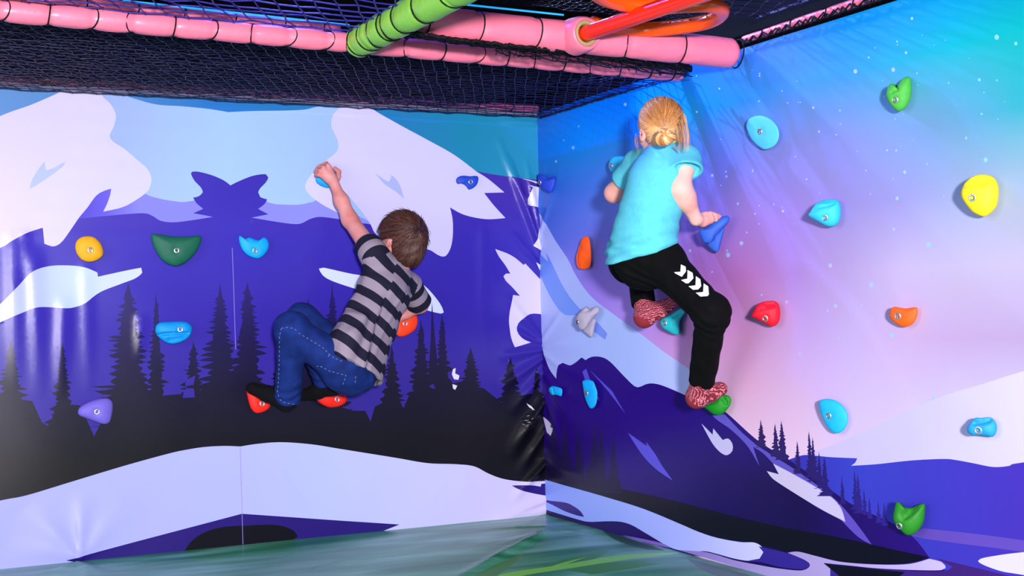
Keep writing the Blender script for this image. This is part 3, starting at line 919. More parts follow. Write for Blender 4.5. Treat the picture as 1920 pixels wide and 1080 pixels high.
# grey beam and dark roof above the nets
v, f = tubes([[np.array([-3.3, -0.95, 1.99]), np.array([-1.6, -0.90, 1.99])]], 0.035, 12)
o = link('steel_beam', mesh('steel_beam', v, f), None, plain('grey_paint', (70, 70, 80), 0.5))
o['label'] = 'grey steel beam above the netting at the left'
o['category'] = 'beam'


def box(x0, x1, y0, y1, z0, z1):
    V = [(x, y, z) for z in (z0, z1) for y in (y0, y1) for x in (x0, x1)]
    return V, [(0, 2, 3, 1), (4, 5, 7, 6), (0, 1, 5, 4), (1, 3, 7, 5), (3, 2, 6, 7), (2, 0, 4, 6)]


o = link('ceiling', mesh('ceiling', *box(-4.2, 0.3, -5.2, 0.35, 2.75, 2.85)), None, M_VOID, False)
o['kind'] = 'structure'
o = link('wall_upper_left', mesh('wall_upper_left', *box(-4.2, 0.3, 0.10, 0.30, 1.83, 2.75)), None, M_VOID, False)
o['kind'] = 'structure'
o = link('wall_upper_right', mesh('wall_upper_right', *box(0.06, 0.3, -5.0, 0.1, 1.845, 2.75)), None, M_VOID, False)
o['kind'] = 'structure'

o = link('deck_panel', mesh('deck_panel', *box(-3.3, -0.30, -1.15, -0.10, 1.785, 1.80)), None, M_VOID, False)
o['label'] = 'black deck panel of the storey above the netting by the left wall'
o['category'] = 'panel'

# ------------------------------------------------------------------ climbing holds
M_STEEL = plain('bolt_steel', (215, 215, 225), 0.25, metal=0.9)
M_SOCKET = plain('bolt_socket', (20, 20, 24), 0.7)
_hm = {}


def hold_mat(c):
    if c not in _hm:
        _hm[c] = plain('resin_%02x%02x%02x' % c, c, 0.62, 0.86, bscale=220, bstr=0.35, bdist=0.0012, noise=0.04, nscale=60, spec=0.35)
    return _hm[c]


def bolt_mesh():
    V, F, M = [], [], []
    n = 18
    prof = [(0.0112, -0.012), (0.0112, 0.0016), (0.0100, 0.0030), (0.0056, 0.0030), (0.0050, -0.002), (0.0001, -0.002)]
    for r, z in prof:
        for k in range(n):
            a = 2 * math.pi * k / n
            rr = r
            if 0.004 < r < 0.006:
                h = (a % (math.pi / 3)) - math.pi / 6
                rr = r * 0.9 / math.cos(h) * 0.98
            V.append((rr * math.cos(a), rr * math.sin(a), z))
    for i in range(len(prof) - 1):
        for k in range(n):
            k2 = (k + 1) % n
            F.append((i * n + k, i * n + k2, (i + 1) * n + k2, (i + 1) * n + k))
            M.append(0 if i < 3 else 1)
    me = mesh('bolt', V, F)
    me.materials.append(M_STEEL)
    me.materials.append(M_SOCKET)
    me.polygons.foreach_set('material_index', M)
    return me


BOLT = bolt_mesh()


def outline(s, x0=0.0, y0=0.0, sc=1.0, n=72):
    pts = [(x0 + p[0] / sc, y0 + p[1] / sc) + p[2:] for p in parse(s)]
    q = np.array(spline(pts, 0.8))
    d = np.r_[0, np.cumsum(np.linalg.norm(np.diff(np.vstack([q, q[:1]]), axis=0), axis=1))]
    t = np.linspace(0, d[-1], n + 1)[:-1]
    q2 = np.vstack([q, q[:1]])
    return np.stack([np.interp(t, d, q2[:, 0]), np.interp(t, d, q2[:, 1])], 1)


def topix(P):
    v = np.asarray(P) - CAM
    z = v @ FW
    return np.stack([960 + FPX * (v @ RT) / z, 540 - FPX * (v @ UP) / z], -1)


def hold(label, w, color, pieces, bolt=None, group=None):
    """each piece: outline, its distance off the wall at the near and the far edge, bulge, grooves"""
    VV, FF = [], []
    for pc in pieces:
        S, dl, dr, bulge, grooves = pc
        lo, hi = S[:, 0].min(), S[:, 0].max()
        n = len(S)
        rim = []
        for x, y in S:
            s = (x - lo) / (hi - lo)
            rim.append(at(x, y, w, dl + (dr + .014 - dl) * s if w == 'R' else dl))
        rim = np.array(rim)
        sc_ = S.mean(0)
        near = [(sc_[0] + (hi - lo) * .06 + (x - sc_[0]) * .84, sc_[1] + (y - sc_[1]) * .88) if w == 'R' else
                (sc_[0] + (x - sc_[0]) * .95, sc_[1] + (y - sc_[1]) * .95) for x, y in S]
        base = np.array([at(x, y, w, 0.004) for x, y in near])
        c = rim.mean(0)
        view = CAM - c
        view /= np.linalg.norm(view)
        nrm = np.array([0, -1.0, 0]) if w == 'L' else np.array([-1.0, 0, 0])
        bd = view * 0.7 + nrm * 0.3
        bd /= np.linalg.norm(bd)
        rings = [base, base * 0.35 + rim * 0.65, rim]
        rings[1] = rings[1].copy()
        m = 13
        for k in range(1, m + 1):
            t = k / m
            f = math.cos(t * math.pi / 2 * 0.985)
            hgt = math.sin(t * math.pi / 2) ** 0.9
            rings.append(c + (rim - c) * (f if k < m else 0.02) + view * bulge * hgt)
        P = np.vstack(rings)
        px = topix(P)
        D = np.zeros(len(P))
        for line, wd, dep in grooves:
            L = np.array(line, float)
            best = np.full(len(P), 1e9)
            for a, b in zip(L[:-1], L[1:]):
                v = b - a
                t = np.clip(((px - a) @ v) / (v @ v), 0, 1)
                best = np.minimum(best, np.linalg.norm(px - (a + t[:, None] * v), axis=1))
            D -= dep * np.exp(-(best / wd) ** 2)
        if bolt is not None:
            bx = np.array(bolt[:2])
            D -= 0.006 * np.exp(-(np.linalg.norm(px - bx, axis=1) / 6.5) ** 2)
        D[:2 * n] = 0
        D[2 * n:3 * n] *= 0.3
        P += bd * D[:, None]
        b0 = len(VV)
        VV.extend(P)
        R = len(rings)
        for i in range(R - 1):
            for j in range(n):
                j2 = (j + 1) % n
                FF.append((b0 + i * n + j, b0 + i * n + j2, b0 + (i + 1) * n + j2, b0 + (i + 1) * n + j))
        FF.append(tuple(b0 + (R - 1) * n + j for j in range(n)))
    me = mesh('grip', VV, FF)
    bmm = bmesh.new()
    bmm.from_mesh(me)
    bmesh.ops.recalc_face_normals(bmm, faces=bmm.faces)
    bmm.to_mesh(me)
    bmm.free()
    V = np.array(VV)
    loc = V.mean(0).copy()
    loc[1 if w == 'L' else 0] = 0.0
    root = empty('climbing_hold', tuple(loc), label, 'climbing hold', group)
    adopt(link('grip', me, None, hold_mat(color)), root)
    if bolt is not None:
        tree = BVHTree.FromPolygons([tuple(v) for v in VV], [f for f in FF])
        dirv = ray(*bolt[:2])
        hit = tree.ray_cast(Vector(CAM), Vector(dirv / np.linalg.norm(dirv)))
        if hit[0] is not None:
            no = np.array(hit[1])
            if no @ (CAM - np.array(hit[0])) < 0:
                no = -no
            wn = np.array([0, -1.0, 0]) if w == 'L' else np.array([-1.0, 0, 0])
            d = Vector(no * 0.5 + wn * 0.5).normalized()
            o = bpy.data.objects.new('bolt', BOLT)
            COL.objects.link(o)
            smooth(o)
            o.matrix_world = Matrix.Translation(hit[0] + d * 0.001) @ d.to_track_quat('Z', 'Y').to_matrix().to_4x4()
            adopt(o, root)
    return root


O = outline
# left wall
hold('rounded amber yellow climbing hold at the far left of the left wall', 'L', (238, 172, 20),
     [(O("250,510 275,400 350,320 450,280 560,272 680,300 790,390 850,490 885,610 870,710 800,780 700,830 600,852 490,840 390,795 300,690 262,590", 120, 420, 12), .034, .034, .022, [])], (169.5, 469))
hold('wide dark green half-moon climbing hold on the left wall', 'L', (14, 98, 76),
     [(O("150,215 190,195 330,212 500,240 700,255 900,250 1080,232 1145,240 1165,300 1145,400 1060,560 930,710 800,800 680,850 560,840 400,760 280,620 190,450 152,310", 270, 420, 10.8), .038, .038, .026, [])], (331, 469.5))
hold('small cyan climbing hold with two notches in its top edge on the left wall', 'L', (0, 172, 252),
     [(O("215,280 260,270 300,300 345,332 400,315 460,303 530,325 610,358 690,355 740,315 790,303 850,340 885,420 888,510 850,610 780,700 690,765 600,775 480,740 370,670 280,560 225,410", 430, 420, 12), .032, .032, .022, [])], (478, 470))
hold('cyan blue climbing hold with an overhanging lip above the dark printed forest', 'L', (0, 150, 235),
     [(O("250,440 280,350 380,290 600,275 800,268 960,285 1050,350 1085,420 1070,520 1000,640 880,720 740,770 620,780 500,750 400,690 300,590 260,520", 270, 580, 12), .036, .036, .03,
       [([(293, 629), (310, 626), (330, 625), (352, 625)], 2.6, .014), ([(318, 638), (345, 632)], 5, .008)])], (338, 617.5))
hold('pale violet triangular climbing hold at the lower left of the left wall', 'L', (112, 98, 206),
     [(O("215,570 250,470 370,380 540,300 720,245 880,222 1000,235 1085,310 1105,420 1090,600 1040,800 980,860 900,885 760,860 600,800 440,740 300,690 225,630", 130, 730, 13.5), .042, .042, .026, [])], (182, 772))
hold('red climbing hold under the front foot of the climbing boy', 'L', (252, 36, 22),
     [(O("100,770 130,755 200,800 260,840 300,890 285,930 230,960 180,965 140,930 115,860", 440, 560, 4.5), .045, .045, .022, [])], (491.5, 756.5))
hold('red climbing hold under the rear foot of the climbing boy', 'L', (252, 34, 22),
     [(O("668,820 720,790 800,770 870,755 900,770 940,820 945,860 920,890 870,912 800,918 740,895 690,855", 440, 560, 4.5), .045, .045, .024, [])], (632, 748.5))
hold('round orange climbing hold in the right hand of the climbing boy', 'L', (255, 66, 14),
     [(O("742,612 743,598 750,588 762,582 774,584 782,594 783,606 778,618 768,626 756,631 746,630 742,622"), .04, .04, .018, [])], (759.5, 606.5))
hold('cyan climbing hold in the raised left hand of the climbing boy', 'L', (0, 160, 240),
     [(O("592,338 594,326 602,317 614,313 624,318 629,330 626,345 617,352 606,350 597,345"), .03, .03, .016, [])])
hold('small blue hook-shaped climbing hold on the printed snow of the left wall', 'L', (36, 76, 212),
     [(O("280,510 295,440 350,390 440,355 560,348 680,362 790,368 880,355 1000,362! 1025,430 1022,520 985,630 910,720 820,780 740,808 690,808! 665,760 610,690 530,630 450,605 400,608 350,622 305,590", 840, 310, 18), .030, .030, .018, [])], (882.3, 341))
# right wall
hold('dark blue climbing hold close to the corner of the two walls', 'R', (38, 72, 214),
     [(O("130,260 180,235 230,265 330,330 420,355 520,335 610,320! 630,400 620,540 570,690 510,780 460,795 380,760 270,690 200,590 140,440", 1000, 310, 15.43), .060, .008, .02, [([(1010, 332), (1024, 335), (1040, 331)], 2.4, .008)])], (1012.5, 342))
hold('cyan round climbing hold beside the left shoulder of the climbing girl', 'R', (40, 178, 236),
     [(O("175,330 200,240 260,195 340,185 420,192 460,230 472,300 470,370 430,420 400,470 330,490 260,470 200,420", 1120, 270, 8.31), .075, .012, .02, [])], (1146.5, 311))
hold('blue wedge-shaped climbing hold in the right hand of the climbing girl', 'R', (46, 96, 206),
     [(O("900,640 980,640 1060,600 1040,720 1000,860 960,1000 930,1015 860,980 770,890 760,870 840,860", 1240, 360, 9), .070, .012, .012, []),
      (O("632,650 700,640 800,580 900,490 1000,430 1090,400 1140,420 1150,470 1110,540 1040,610 950,700 880,790 840,850 780,865 720,850 670,770", 1240, 360, 9), .125, .030, .022, [])])
hold('upright orange climbing hold at the left of the girl', 'R', (255, 90, 6),
     [(O("715,170 735,110 765,88 790,105 803,180 805,260 795,310 760,328 715,318 697,270 700,220", 900, 420, 3.859), .055, .010, .014, [([(1083, 474), (1082, 490), (1086, 503)], 1.4, .006)])], (1085.5, 464))
hold('grey beak-shaped climbing hold on the printed ice slope', 'R', (168, 160, 184),
     [(O("380,700 480,560 560,500 620,540 600,650 570,800 545,880 500,880 420,810 360,750", 1060, 550, 10.8), .060, .010, .012, []),
      (O("220,530 240,440 300,370 380,290 440,265 470,310 540,300 620,265 680,270 695,330 680,390 590,470 540,530 480,620 420,705 350,745 290,720 245,640", 1060, 550, 10.8), .105, .022, .022, [([(1098, 583), (1106, 580)], 2.5, .008)])], (1083, 604))
hold('teal wedge-shaped climbing hold under the left foot of the climbing girl', 'R', (20, 178, 190),
     [(O("310,600 370,510 480,450 600,380 740,290 850,240 930,250 950,320 900,410 830,510 795,600 795,750 790,890 740,915 640,895 500,820 370,730", 1215, 560, 13.5), .085, .010, .018, [([(1262, 594), (1276, 586)], 3, .008)])], (1246.5, 606))
hold('green rounded climbing hold under the right foot of the climbing girl', 'R', (8, 138, 24),
     [(O("460,790 560,770 680,710 780,640 850,570 930,545 1010,550 1070,590 1090,650 1075,740 1010,840 930,920 830,950 740,940 660,890 560,810", 1270, 690, 10.8), .095, .012, .022, [([(1356, 748), (1361, 756)], 3.4, .012)])])
hold('tall cyan oval climbing hold on the dark violet printed mountain', 'R', (0, 168, 244),
     [(O("775,290 800,255 860,240 940,245 1000,275 1040,360 1075,460 1082,560 1070,680 1030,780 970,820 920,800 870,710 830,600 800,450", 1020, 690, 10.8), .050, .010, .014, [])], (1100, 737))
hold('tiny cyan block climbing hold near the corner on the dark violet mountain', 'R', (0, 164, 238),
     [(O("97,440 120,390 180,368 260,380 340,405 370,440 368,520 350,570 290,560 220,540 180,550 130,520", 1020, 690, 10.8), .050, .010, .012, [([(1036, 728), (1038, 738)], 1.3, .006)])])
hold('flat light cyan disc climbing hold up high beside the girl', 'R', (84, 200, 242),
     [(O("360,720 365,680 400,655 450,652 500,675 535,720 541,770 520,815 470,840 430,825 385,780", 1280, 0, 3), .042, .010, .012, [])], (1425.3, 246.5))
hold('bright green climbing hold with a forked top at the upper right', 'R', (66, 170, 58),
     [(O("262,560 285,440 320,355 370,320 415,325 445,370 465,430 500,400 545,320 610,230 690,175 780,158! 812,230 826,350 828,500 808,650 760,770 690,870 600,932 520,937 440,890 360,800 300,700 270,630", 1640, 130, 12), .070, .010, .022, [([(1672, 173), (1681, 168)], 2.4, .006)])], (1678.5, 187))
hold('cyan climbing hold with a scooped top in the middle of the right wall', 'R', (40, 186, 236),
     [(O("208,575 240,530 290,450 380,320 480,250 600,205 740,185 880,188 960,215 1010,290 1040,420 1040,560 1010,700 950,810 870,860 780,880 700,868 600,830 480,760 350,690 240,625", 1500, 360, 13.5), .095, .012, .026,
       [([(1526, 392), (1540, 388), (1554, 385), (1563, 382)], 2.0, .006), ([(1545, 378), (1563, 377)], 4.5, .007)])], (1547, 408))
hold('large bright yellow climbing hold at the right edge', 'R', (250, 218, 26),
     [(O("218,500 240,410 290,320 380,240 500,180 620,165 740,185 830,240 885,330 905,440 900,600 870,740 800,840 720,910 630,942 530,915 420,850 330,750 260,650 225,580", 1780, 310, 9.82), .080, .012, .026,
       [([(1806, 350), (1820, 346), (1846, 344)], 2.2, .007), ([(1828, 338), (1848, 339)], 5, .008)])], (1823.3, 370.5))
hold('crimson climbing hold with a scooped top on the right wall', 'R', (226, 8, 40),
     [(O("250,540 300,470 350,370 430,270 540,215 680,195 820,190 900,225 955,300 985,430 985,580 960,700 900,790 800,838 700,820 600,770 480,700 350,635 265,590", 1390, 550, 13.5), .092, .012, .026,
       [([(1436, 571), (1450, 570)], 4.5, .010), ([(1424, 580), (1440, 577), (1452, 574)], 2.4, .004)])], (1434.8, 596.5))
hold('orange cup-shaped climbing hold below the middle of the right wall', 'R', (255, 92, 12),
     [(O("1165,690 1170,660 1190,645 1220,650 1255,655 1290,650 1318,648! 1322,680 1310,720 1290,745 1260,758 1230,755 1195,735 1172,712", 1280, 360, 3), .055, .010, .016, [])], (1684, 592.5))
hold('cyan shield-shaped climbing hold at the lower right above the printed firs', 'R', (20, 176, 232),
     [(O("766,110 785,88 830,84 880,105 920,150 930,200 918,240 895,268 865,278 835,265 805,225 780,170", 1280, 720, 3), .055, .010, .016, [])], (1554, 779.5))
hold('blue-teal climbing hold with a dished top on the pale snow at the far right', 'R', (30, 150, 208),
     [(O("175,590 200,520 270,430 340,345 430,310 540,320 640,305 740,300 830,335 900,420 935,530 930,650 880,760 800,800 700,790 600,775 480,762 340,770 250,730 190,670", 1800, 760, 13.5), .065, .012, .022,
       [([(1828, 794), (1846, 791), (1854, 788)], 5, .012)])], (1834.3, 806.5))
hold('deep green cup-shaped climbing hold at the bottom right', 'R', (30, 128, 24),
     [(O("265,520 285,400 310,280 345,225 390,230 430,280 500,335 590,350 680,335 770,290 850,262 910,262! 920,350 910,500 880,650 810,770 720,860 620,900 520,890 420,800 330,690 280,620", 1650, 920, 10.8), .085, .012, .026,
       [([(1696, 966), (1706, 958), (1714, 950)], 8, .016), ([(1692, 974), (1704, 968), (1716, 958), (1728, 948)], 3, .003)])], (1686.5, 985.5))

# ------------------------------------------------------------------ figures: smooth solids meshed from distance fields
def nrm(v):
    v = np.asarray(v, float)
    return v / np.linalg.norm(v)


def smin(a, b, k):
    h = np.maximum(k - np.abs(a - b), 0) / k
    return np.minimum(a, b) - h * h * k * 0.25


def cap(a, b, ra, rb):
    a, b = np.asarray(a, float), np.asarray(b, float)
    v = b - a
    L2 = v @ v + 1e-12

    def f(P):
        t = np.clip(((P - a) @ v) / L2, 0, 1)
        return np.linalg.norm(P - a - t[:, None] * v, axis=1) - (ra + (rb - ra) * t)
    return f


def ball(c, r):
    c = np.asarray(c, float)
    return lambda P: np.linalg.norm(P - c, axis=1) - r


def ell(c, ax, rad):
    c, ax, rad = np.asarray(c, float), np.asarray(ax, float), np.asarray(rad, float)

    def f(P):
        q = (P - c) @ ax.T
        k0 = np.linalg.norm(q / rad, axis=1)
        k1 = np.linalg.norm(q / rad ** 2, axis=1) + 1e-9
        return k0 * (k0 - 1) / k1
    return f


def chain(pts, lat, k=0.03):
    """trunk: oval cross sections (point, half width, half depth) along a line"""
    lat = nrm(lat)
    segs = []
    for (a, w0, d0), (b, w1, d1) in zip(pts[:-1], pts[1:]):
        a, b = np.asarray(a, float), np.asarray(b, float)
        ax = nrm(b - a)
        l = nrm(lat - ax * (lat @ ax))
        segs.append((a, b, ax, l, np.cross(ax, l), w0, w1, d0, d1))

    def f(P):
        r = None
        for a, b, ax, l, dp, w0, w1, d0, d1 in segs:
            L = np.linalg.norm(b - a)
            t = np.clip((P - a) @ ax / L, 0, 1)
            q = P - a - (t * L)[:, None] * ax
            w, d = w0 + (w1 - w0) * t, d0 + (d1 - d0) * t
            m = np.minimum(w, d)
            e = np.sqrt((q @ l / w) ** 2 + (q @ dp / d) ** 2 + (q @ ax / m) ** 2)
            s = (e - 1) * m
            r = s if r is None else smin(r, s, k)
        return r
    return f


def union(fs, k=0.02):
    def f(P):
        r = fs[0](P)
        for g in fs[1:]:
            r = smin(r, g(P), k)
        return r
    return f


def surface_net(f, lo, hi, h, B=6):
    lo = np.asarray(lo, float)
    nb = np.ceil((np.asarray(hi) - lo) / (h * B)).astype(int) + 1
    n = nb * B
    ci = np.stack(np.meshgrid(*[np.arange(k) for k in nb], indexing='ij'), -1).reshape(-1, 3)
    cc = lo + (ci * B + (B - 1) / 2) * h
    fc = f(cc)
    F = np.repeat(np.repeat(np.repeat(fc.reshape(nb), B, 0), B, 1), B, 2).astype(np.float32)
    act = ci[np.abs(fc) < B * h * 0.87 * 1.25 + 2 * h]
    off = np.stack(np.meshgrid(*[np.arange(B)] * 3, indexing='ij'), -1).reshape(-1, 3)
    for s in range(0, len(act), 1500):
        I = (act[s:s + 1500, None, :] * B + off[None]).reshape(-1, 3)
        F[I[:, 0], I[:, 1], I[:, 2]] = f(lo + I * h)
    S = F < 0
    cnt = np.zeros(n - 1, np.int8)
    for a in (0, 1):
        for b in (0, 1):
            for c in (0, 1):
                cnt += S[a:n[0] - 1 + a, b:n[1] - 1 + b, c:n[2] - 1 + c]
    cell = np.argwhere((cnt > 0) & (cnt < 8))
    idx = np.full(n - 1, -1, np.int32)
    idx[cell[:, 0], cell[:, 1], cell[:, 2]] = np.arange(len(cell))
    pos = np.zeros((len(cell), 3))
    num = np.zeros(len(cell))
    for ax in range(3):
        o1, o2 = [i for i in range(3) if i != ax]
        for a in (0, 1):
            for b in (0, 1):
                d = np.zeros(3, int)
                d[o1], d[o2] = a, b
                p = cell + d
                q = p.copy()
                q[:, ax] += 1
                v0 = F[p[:, 0], p[:, 1], p[:, 2]]
                v1 = F[q[:, 0], q[:, 1], q[:, 2]]
                m = (v0 < 0) != (v1 < 0)
                t = np.where(m, v0 / (v0 - v1 + 1e-12), 0)
                pt = p.astype(float)
                pt[:, ax] += t
                pos[m] += pt[m]
                num[m] += 1
    V = lo + pos / num[:, None] * h
    Q = []
    for ax in range(3):
        o1, o2 = (ax + 1) % 3, (ax + 2) % 3
        sl0 = [slice(None)] * 3
        sl1 = [slice(None)] * 3
        sl0[ax], sl1[ax] = slice(0, n[ax] - 1), slice(1, n[ax])
        ch = np.argwhere(S[tuple(sl0)] != S[tuple(sl1)])
        ch = ch[(ch[:, o1] > 0) & (ch[:, o2] > 0) & (ch[:, o1] < n[o1] - 1) & (ch[:, o2] < n[o2] - 1)]
        e1, e2 = np.zeros(3, int), np.zeros(3, int)
        e1[o1], e2[o2] = 1, 1
        g = lambda c: idx[c[:, 0], c[:, 1], c[:, 2]]
        quad = np.stack([g(ch - e1 - e2), g(ch - e2), g(ch), g(ch - e1)], 1)
        ins = S[ch[:, 0], ch[:, 1], ch[:, 2]]
        quad[~ins] = quad[~ins][:, ::-1]
        Q.append(quad)
    Q = np.concatenate(Q)
    Q = Q[(Q >= 0).all(1)]
    # two light smoothing passes take the grid out of the surface
    E = np.concatenate([Q[:, [0, 1]], Q[:, [1, 2]], Q[:, [2, 3]], Q[:, [3, 0]]])
    for lam in (0.5, -0.35, 0.5, -0.35):
        A = np.zeros_like(V)
        C = np.zeros(len(V))
        np.add.at(A, E[:, 0], V[E[:, 1]])
        np.add.at(C, E[:, 0], 1)
        V = V + lam * (A / np.maximum(C, 1)[:, None] - V)
    return V, Q


def net_mesh(name, V, Q):
    me = bpy.data.meshes.new(name)
    me.vertices.add(len(V))
    me.vertices.foreach_set('co', np.asarray(V, np.float32).ravel())
    me.loops.add(len(Q) * 4)
    me.loops.foreach_set('vertex_index', np.asarray(Q, np.int32).ravel())
    me.polygons.add(len(Q))
    me.polygons.foreach_set('loop_start', np.arange(0, len(Q) * 4, 4, dtype=np.int32))
    me.polygons.foreach_set('loop_total', np.full(len(Q), 4, np.int32))
    me.polygons.foreach_set('use_smooth', np.ones(len(Q), bool))
    me.update()
    me.validate()
    return me


def solid(name, f, pts, mat, root, h=0.004, pad=0.05, attr=None):
    pts = np.asarray(pts, float)
    V, Q = surface_net(f, pts.min(0) - pad, pts.max(0) + pad, h)
    me = net_mesh(name, V, Q)
    if attr is not None:
        for an, fn in attr.items():
            a = me.attributes.new(an, 'FLOAT', 'POINT')
            a.data.foreach_set('value', np.asarray(fn(V), np.float32))
    o = link(name, me, None, mat, False)
    adopt(o, root)
    return o


def wob(P, s, seed, aniso=None):
    """cheap smooth folds: warped waves"""
    r = np.random.RandomState(seed)
    Q = P if aniso is None else P @ aniso.T
    v = 0
    for i in range(3):
        a, b = r.randn(3), r.randn(3)
        a, b = a / np.linalg.norm(a), b / np.linalg.norm(b)
        v = v + np.sin(Q @ a * s * (1 + 0.35 * i) + 1.6 * np.sin(Q @ b * s * 0.55 + i) + r.rand() * 6)
    return v / 3


def finger(pts, r0, r1):
    return [cap(pts[i], pts[i + 1], r0 + (r1 - r0) * i / (len(pts) - 1), r0 + (r1 - r0) * (i + 1) / (len(pts) - 1)) for i in range(len(pts) - 1)]


def head_fields(c, f, u, s=1.0):
    """skin of the head: skull, face, nose, lips, chin, ears"""
    f = nrm(f)
    u = nrm(u - f * (u @ f))
    l = np.cross(u, f)          # the figure's left
    A = np.array([l, f, u])
    p = lambda a, b, d: c + s * (a * l + b * f + d * u)
    fs = [ell(p(0, -.006, .018), A, s * np.array([.071, .088, .084])),
          ell(p(0, .030, -.042), A, s * np.array([.052, .052, .056])),
          cap(p(0, .062, -.080), p(0, .058, -.086), .016 * s, .018 * s),
          cap(p(0, .082, -.004), p(0, .096, -.030), .007 * s, .0105 * s),
          cap(p(-.014, .080, -.058), p(.014, .080, -.058), .006 * s, .006 * s),
          cap(p(-.03, .076, .014), p(.03, .076, .014), .011 * s, .011 * s),
          ell(p(.036, .055, -.035), A, s * np.array([.022, .026, .024])),
          ell(p(-.036, .055, -.035), A, s * np.array([.022, .026, .024]))]
    g = union(fs, .014 * s)
    ears = []
    for sd in (1, -1):
        A2 = np.array([nrm(l * sd - f * .35), nrm(f + l * sd * .35), u])
        ears.append(ell(p(sd * .073, -.010, -.022), A2, s * np.array([.0075, .018, .028])))
    def full(P):
        d = g(P)
        for e in ears:
            d = smin(d, e(P), .008)
        for sd in (1, -1):
            d = np.maximum(d, -ball(p(sd * .081, -.006, -.022), .010 * s)(P))
        return d
    return full, p, A


def eyes(p, f, root, s=1.0):
    for sd in (1, -1):
        q = p(sd * .031, .074, -.004)
        bm = bmesh.new()
        bmesh.ops.create_uvsphere(bm, u_segments=16, v_segments=10, radius=.0115 * s)
        me = bpy.data.meshes.new('eye')
        bm.to_mesh(me)
        bm.free()
        me.transform(Matrix.Translation(Vector(q)) @ Vector(f).to_track_quat('Z', 'Y').to_matrix().to_4x4())
        me.materials.append(M_EYE)
        me.materials.append(M_IRIS)
        for pl in me.polygons:
            pl.use_smooth = True
            pl.material_index = 1 if (np.array(pl.center) - q) @ nrm(f) > .0095 * s else 0
        o = bpy.data.objects.new('eye', me)
        COL.objects.link(o)
        adopt(o, root)


def hair_mat(name, dark, mid, light, rough=0.4):
    m, nt, b = nodes(name)
    at_ = nt.nodes.new('ShaderNodeAttribute')
    at_.attribute_name = 'tone'
    cr = nt.nodes.new('ShaderNodeValToRGB')
    el = cr.color_ramp.elements
    el[0].color, el[1].color = lin4(dark), lin4(light)
    e = el.new(.5)
    e.color = lin4(mid)
    nt.links.new(at_.outputs['Fac'], cr.inputs['Fac'])
    nt.links.new(cr.outputs['Color'], b.inputs['Base Color'])
    b.inputs['Roughness'].default_value = rough
    return m


def strands(name, paths, r0, root, mat, seed, mean=None):
    rnd = np.random.RandomState(seed)
    V, F = tubes(paths, [np.interp(np.linspace(0, 1, len(p)), [0, .6, 1], [r0, r0, r0 * .25]) for p in paths], 3, False)
    tone = np.repeat(np.clip(rnd.normal(0, .2, len(paths)) + (.5 if mean is None else np.asarray(mean)), 0, 1), [len(p) * 3 for p in paths])
    me = mesh(name, V, F)
    a = me.attributes.new('tone', 'FLOAT', 'POINT')
    a.data.foreach_set('value', tone.astype(np.float32))
    o = link(name, me, None, mat)
    o['kind'] = 'stuff'
    adopt(o, root)
    return o


def project(pxs, tree, lift, step=4):
    """a line drawn on cloth: from places in the photograph onto the surface of the garment"""
    q = []
    for a, b in zip(pxs[:-1], pxs[1:]):
        m = max(1, int(math.hypot(b[0] - a[0], b[1] - a[1]) / step))
        q += [(a[0] + (b[0] - a[0]) * j / m, a[1] + (b[1] - a[1]) * j / m) for j in range(m)]
    q.append(pxs[-1])
    out = []
    for x, y in q:
        d = ray(x, y)
        h = tree.ray_cast(Vector(CAM), Vector(d / np.linalg.norm(d)))
        if h[0] is not None:
            n = np.array(h[1])
            if n @ d > 0:
                n = -n
            out.append(np.array(h[0]) + n * lift)
    return out


def tree_of(o):
    me = o.data
    off = np.array(o.matrix_world.translation) * 0
    V = [tuple(v.co) for v in me.vertices]
    return BVHTree.FromPolygons(V, [tuple(p.vertices) for p in me.polygons])


M_EYE = plain('eye_white', (235, 232, 230), .2)
M_IRIS = plain('iris_blue', (50, 80, 110), .2)


def skin_mat(name, c, red):
    m, nt, b = nodes(name)
    tc = nt.nodes.new('ShaderNodeTexCoord')
    n = nt.nodes.new('ShaderNodeTexNoise')
    n.inputs['Scale'].default_value = 14
    n.inputs['Detail'].default_value = 3
    cr = nt.nodes.new('ShaderNodeValToRGB')
    cr.color_ramp.elements[0].position, cr.color_ramp.elements[1].position = .38, .72
    cr.color_ramp.elements[0].color, cr.color_ramp.elements[1].color = lin4(c, .86), lin4(red, .86)
    nt.links.new(tc.outputs['Object'], n.inputs['Vector'])
    nt.links.new(n.outputs['Fac'], cr.inputs['Fac'])
    nt.links.new(cr.outputs['Color'], b.inputs['Base Color'])
    b.inputs['Roughness'].default_value = .62
    b.inputs['Specular IOR Level'].default_value = .3
    b.inputs['Subsurface Weight'].default_value = .12
    b.inputs['Subsurface Radius'].default_value = (.01, .004, .002)
    b.inputs['Subsurface Scale'].default_value = .6
    return m




# ------------------------------------------------------------------ the boy on the left wall
LW = lambda x, y, d: at(x, y, 'L', d)
boy = empty('person', tuple(LW(545, 765, .2)), 'child in striped grey T-shirt and blue jeans squatting on red holds, arm raised', 'person')

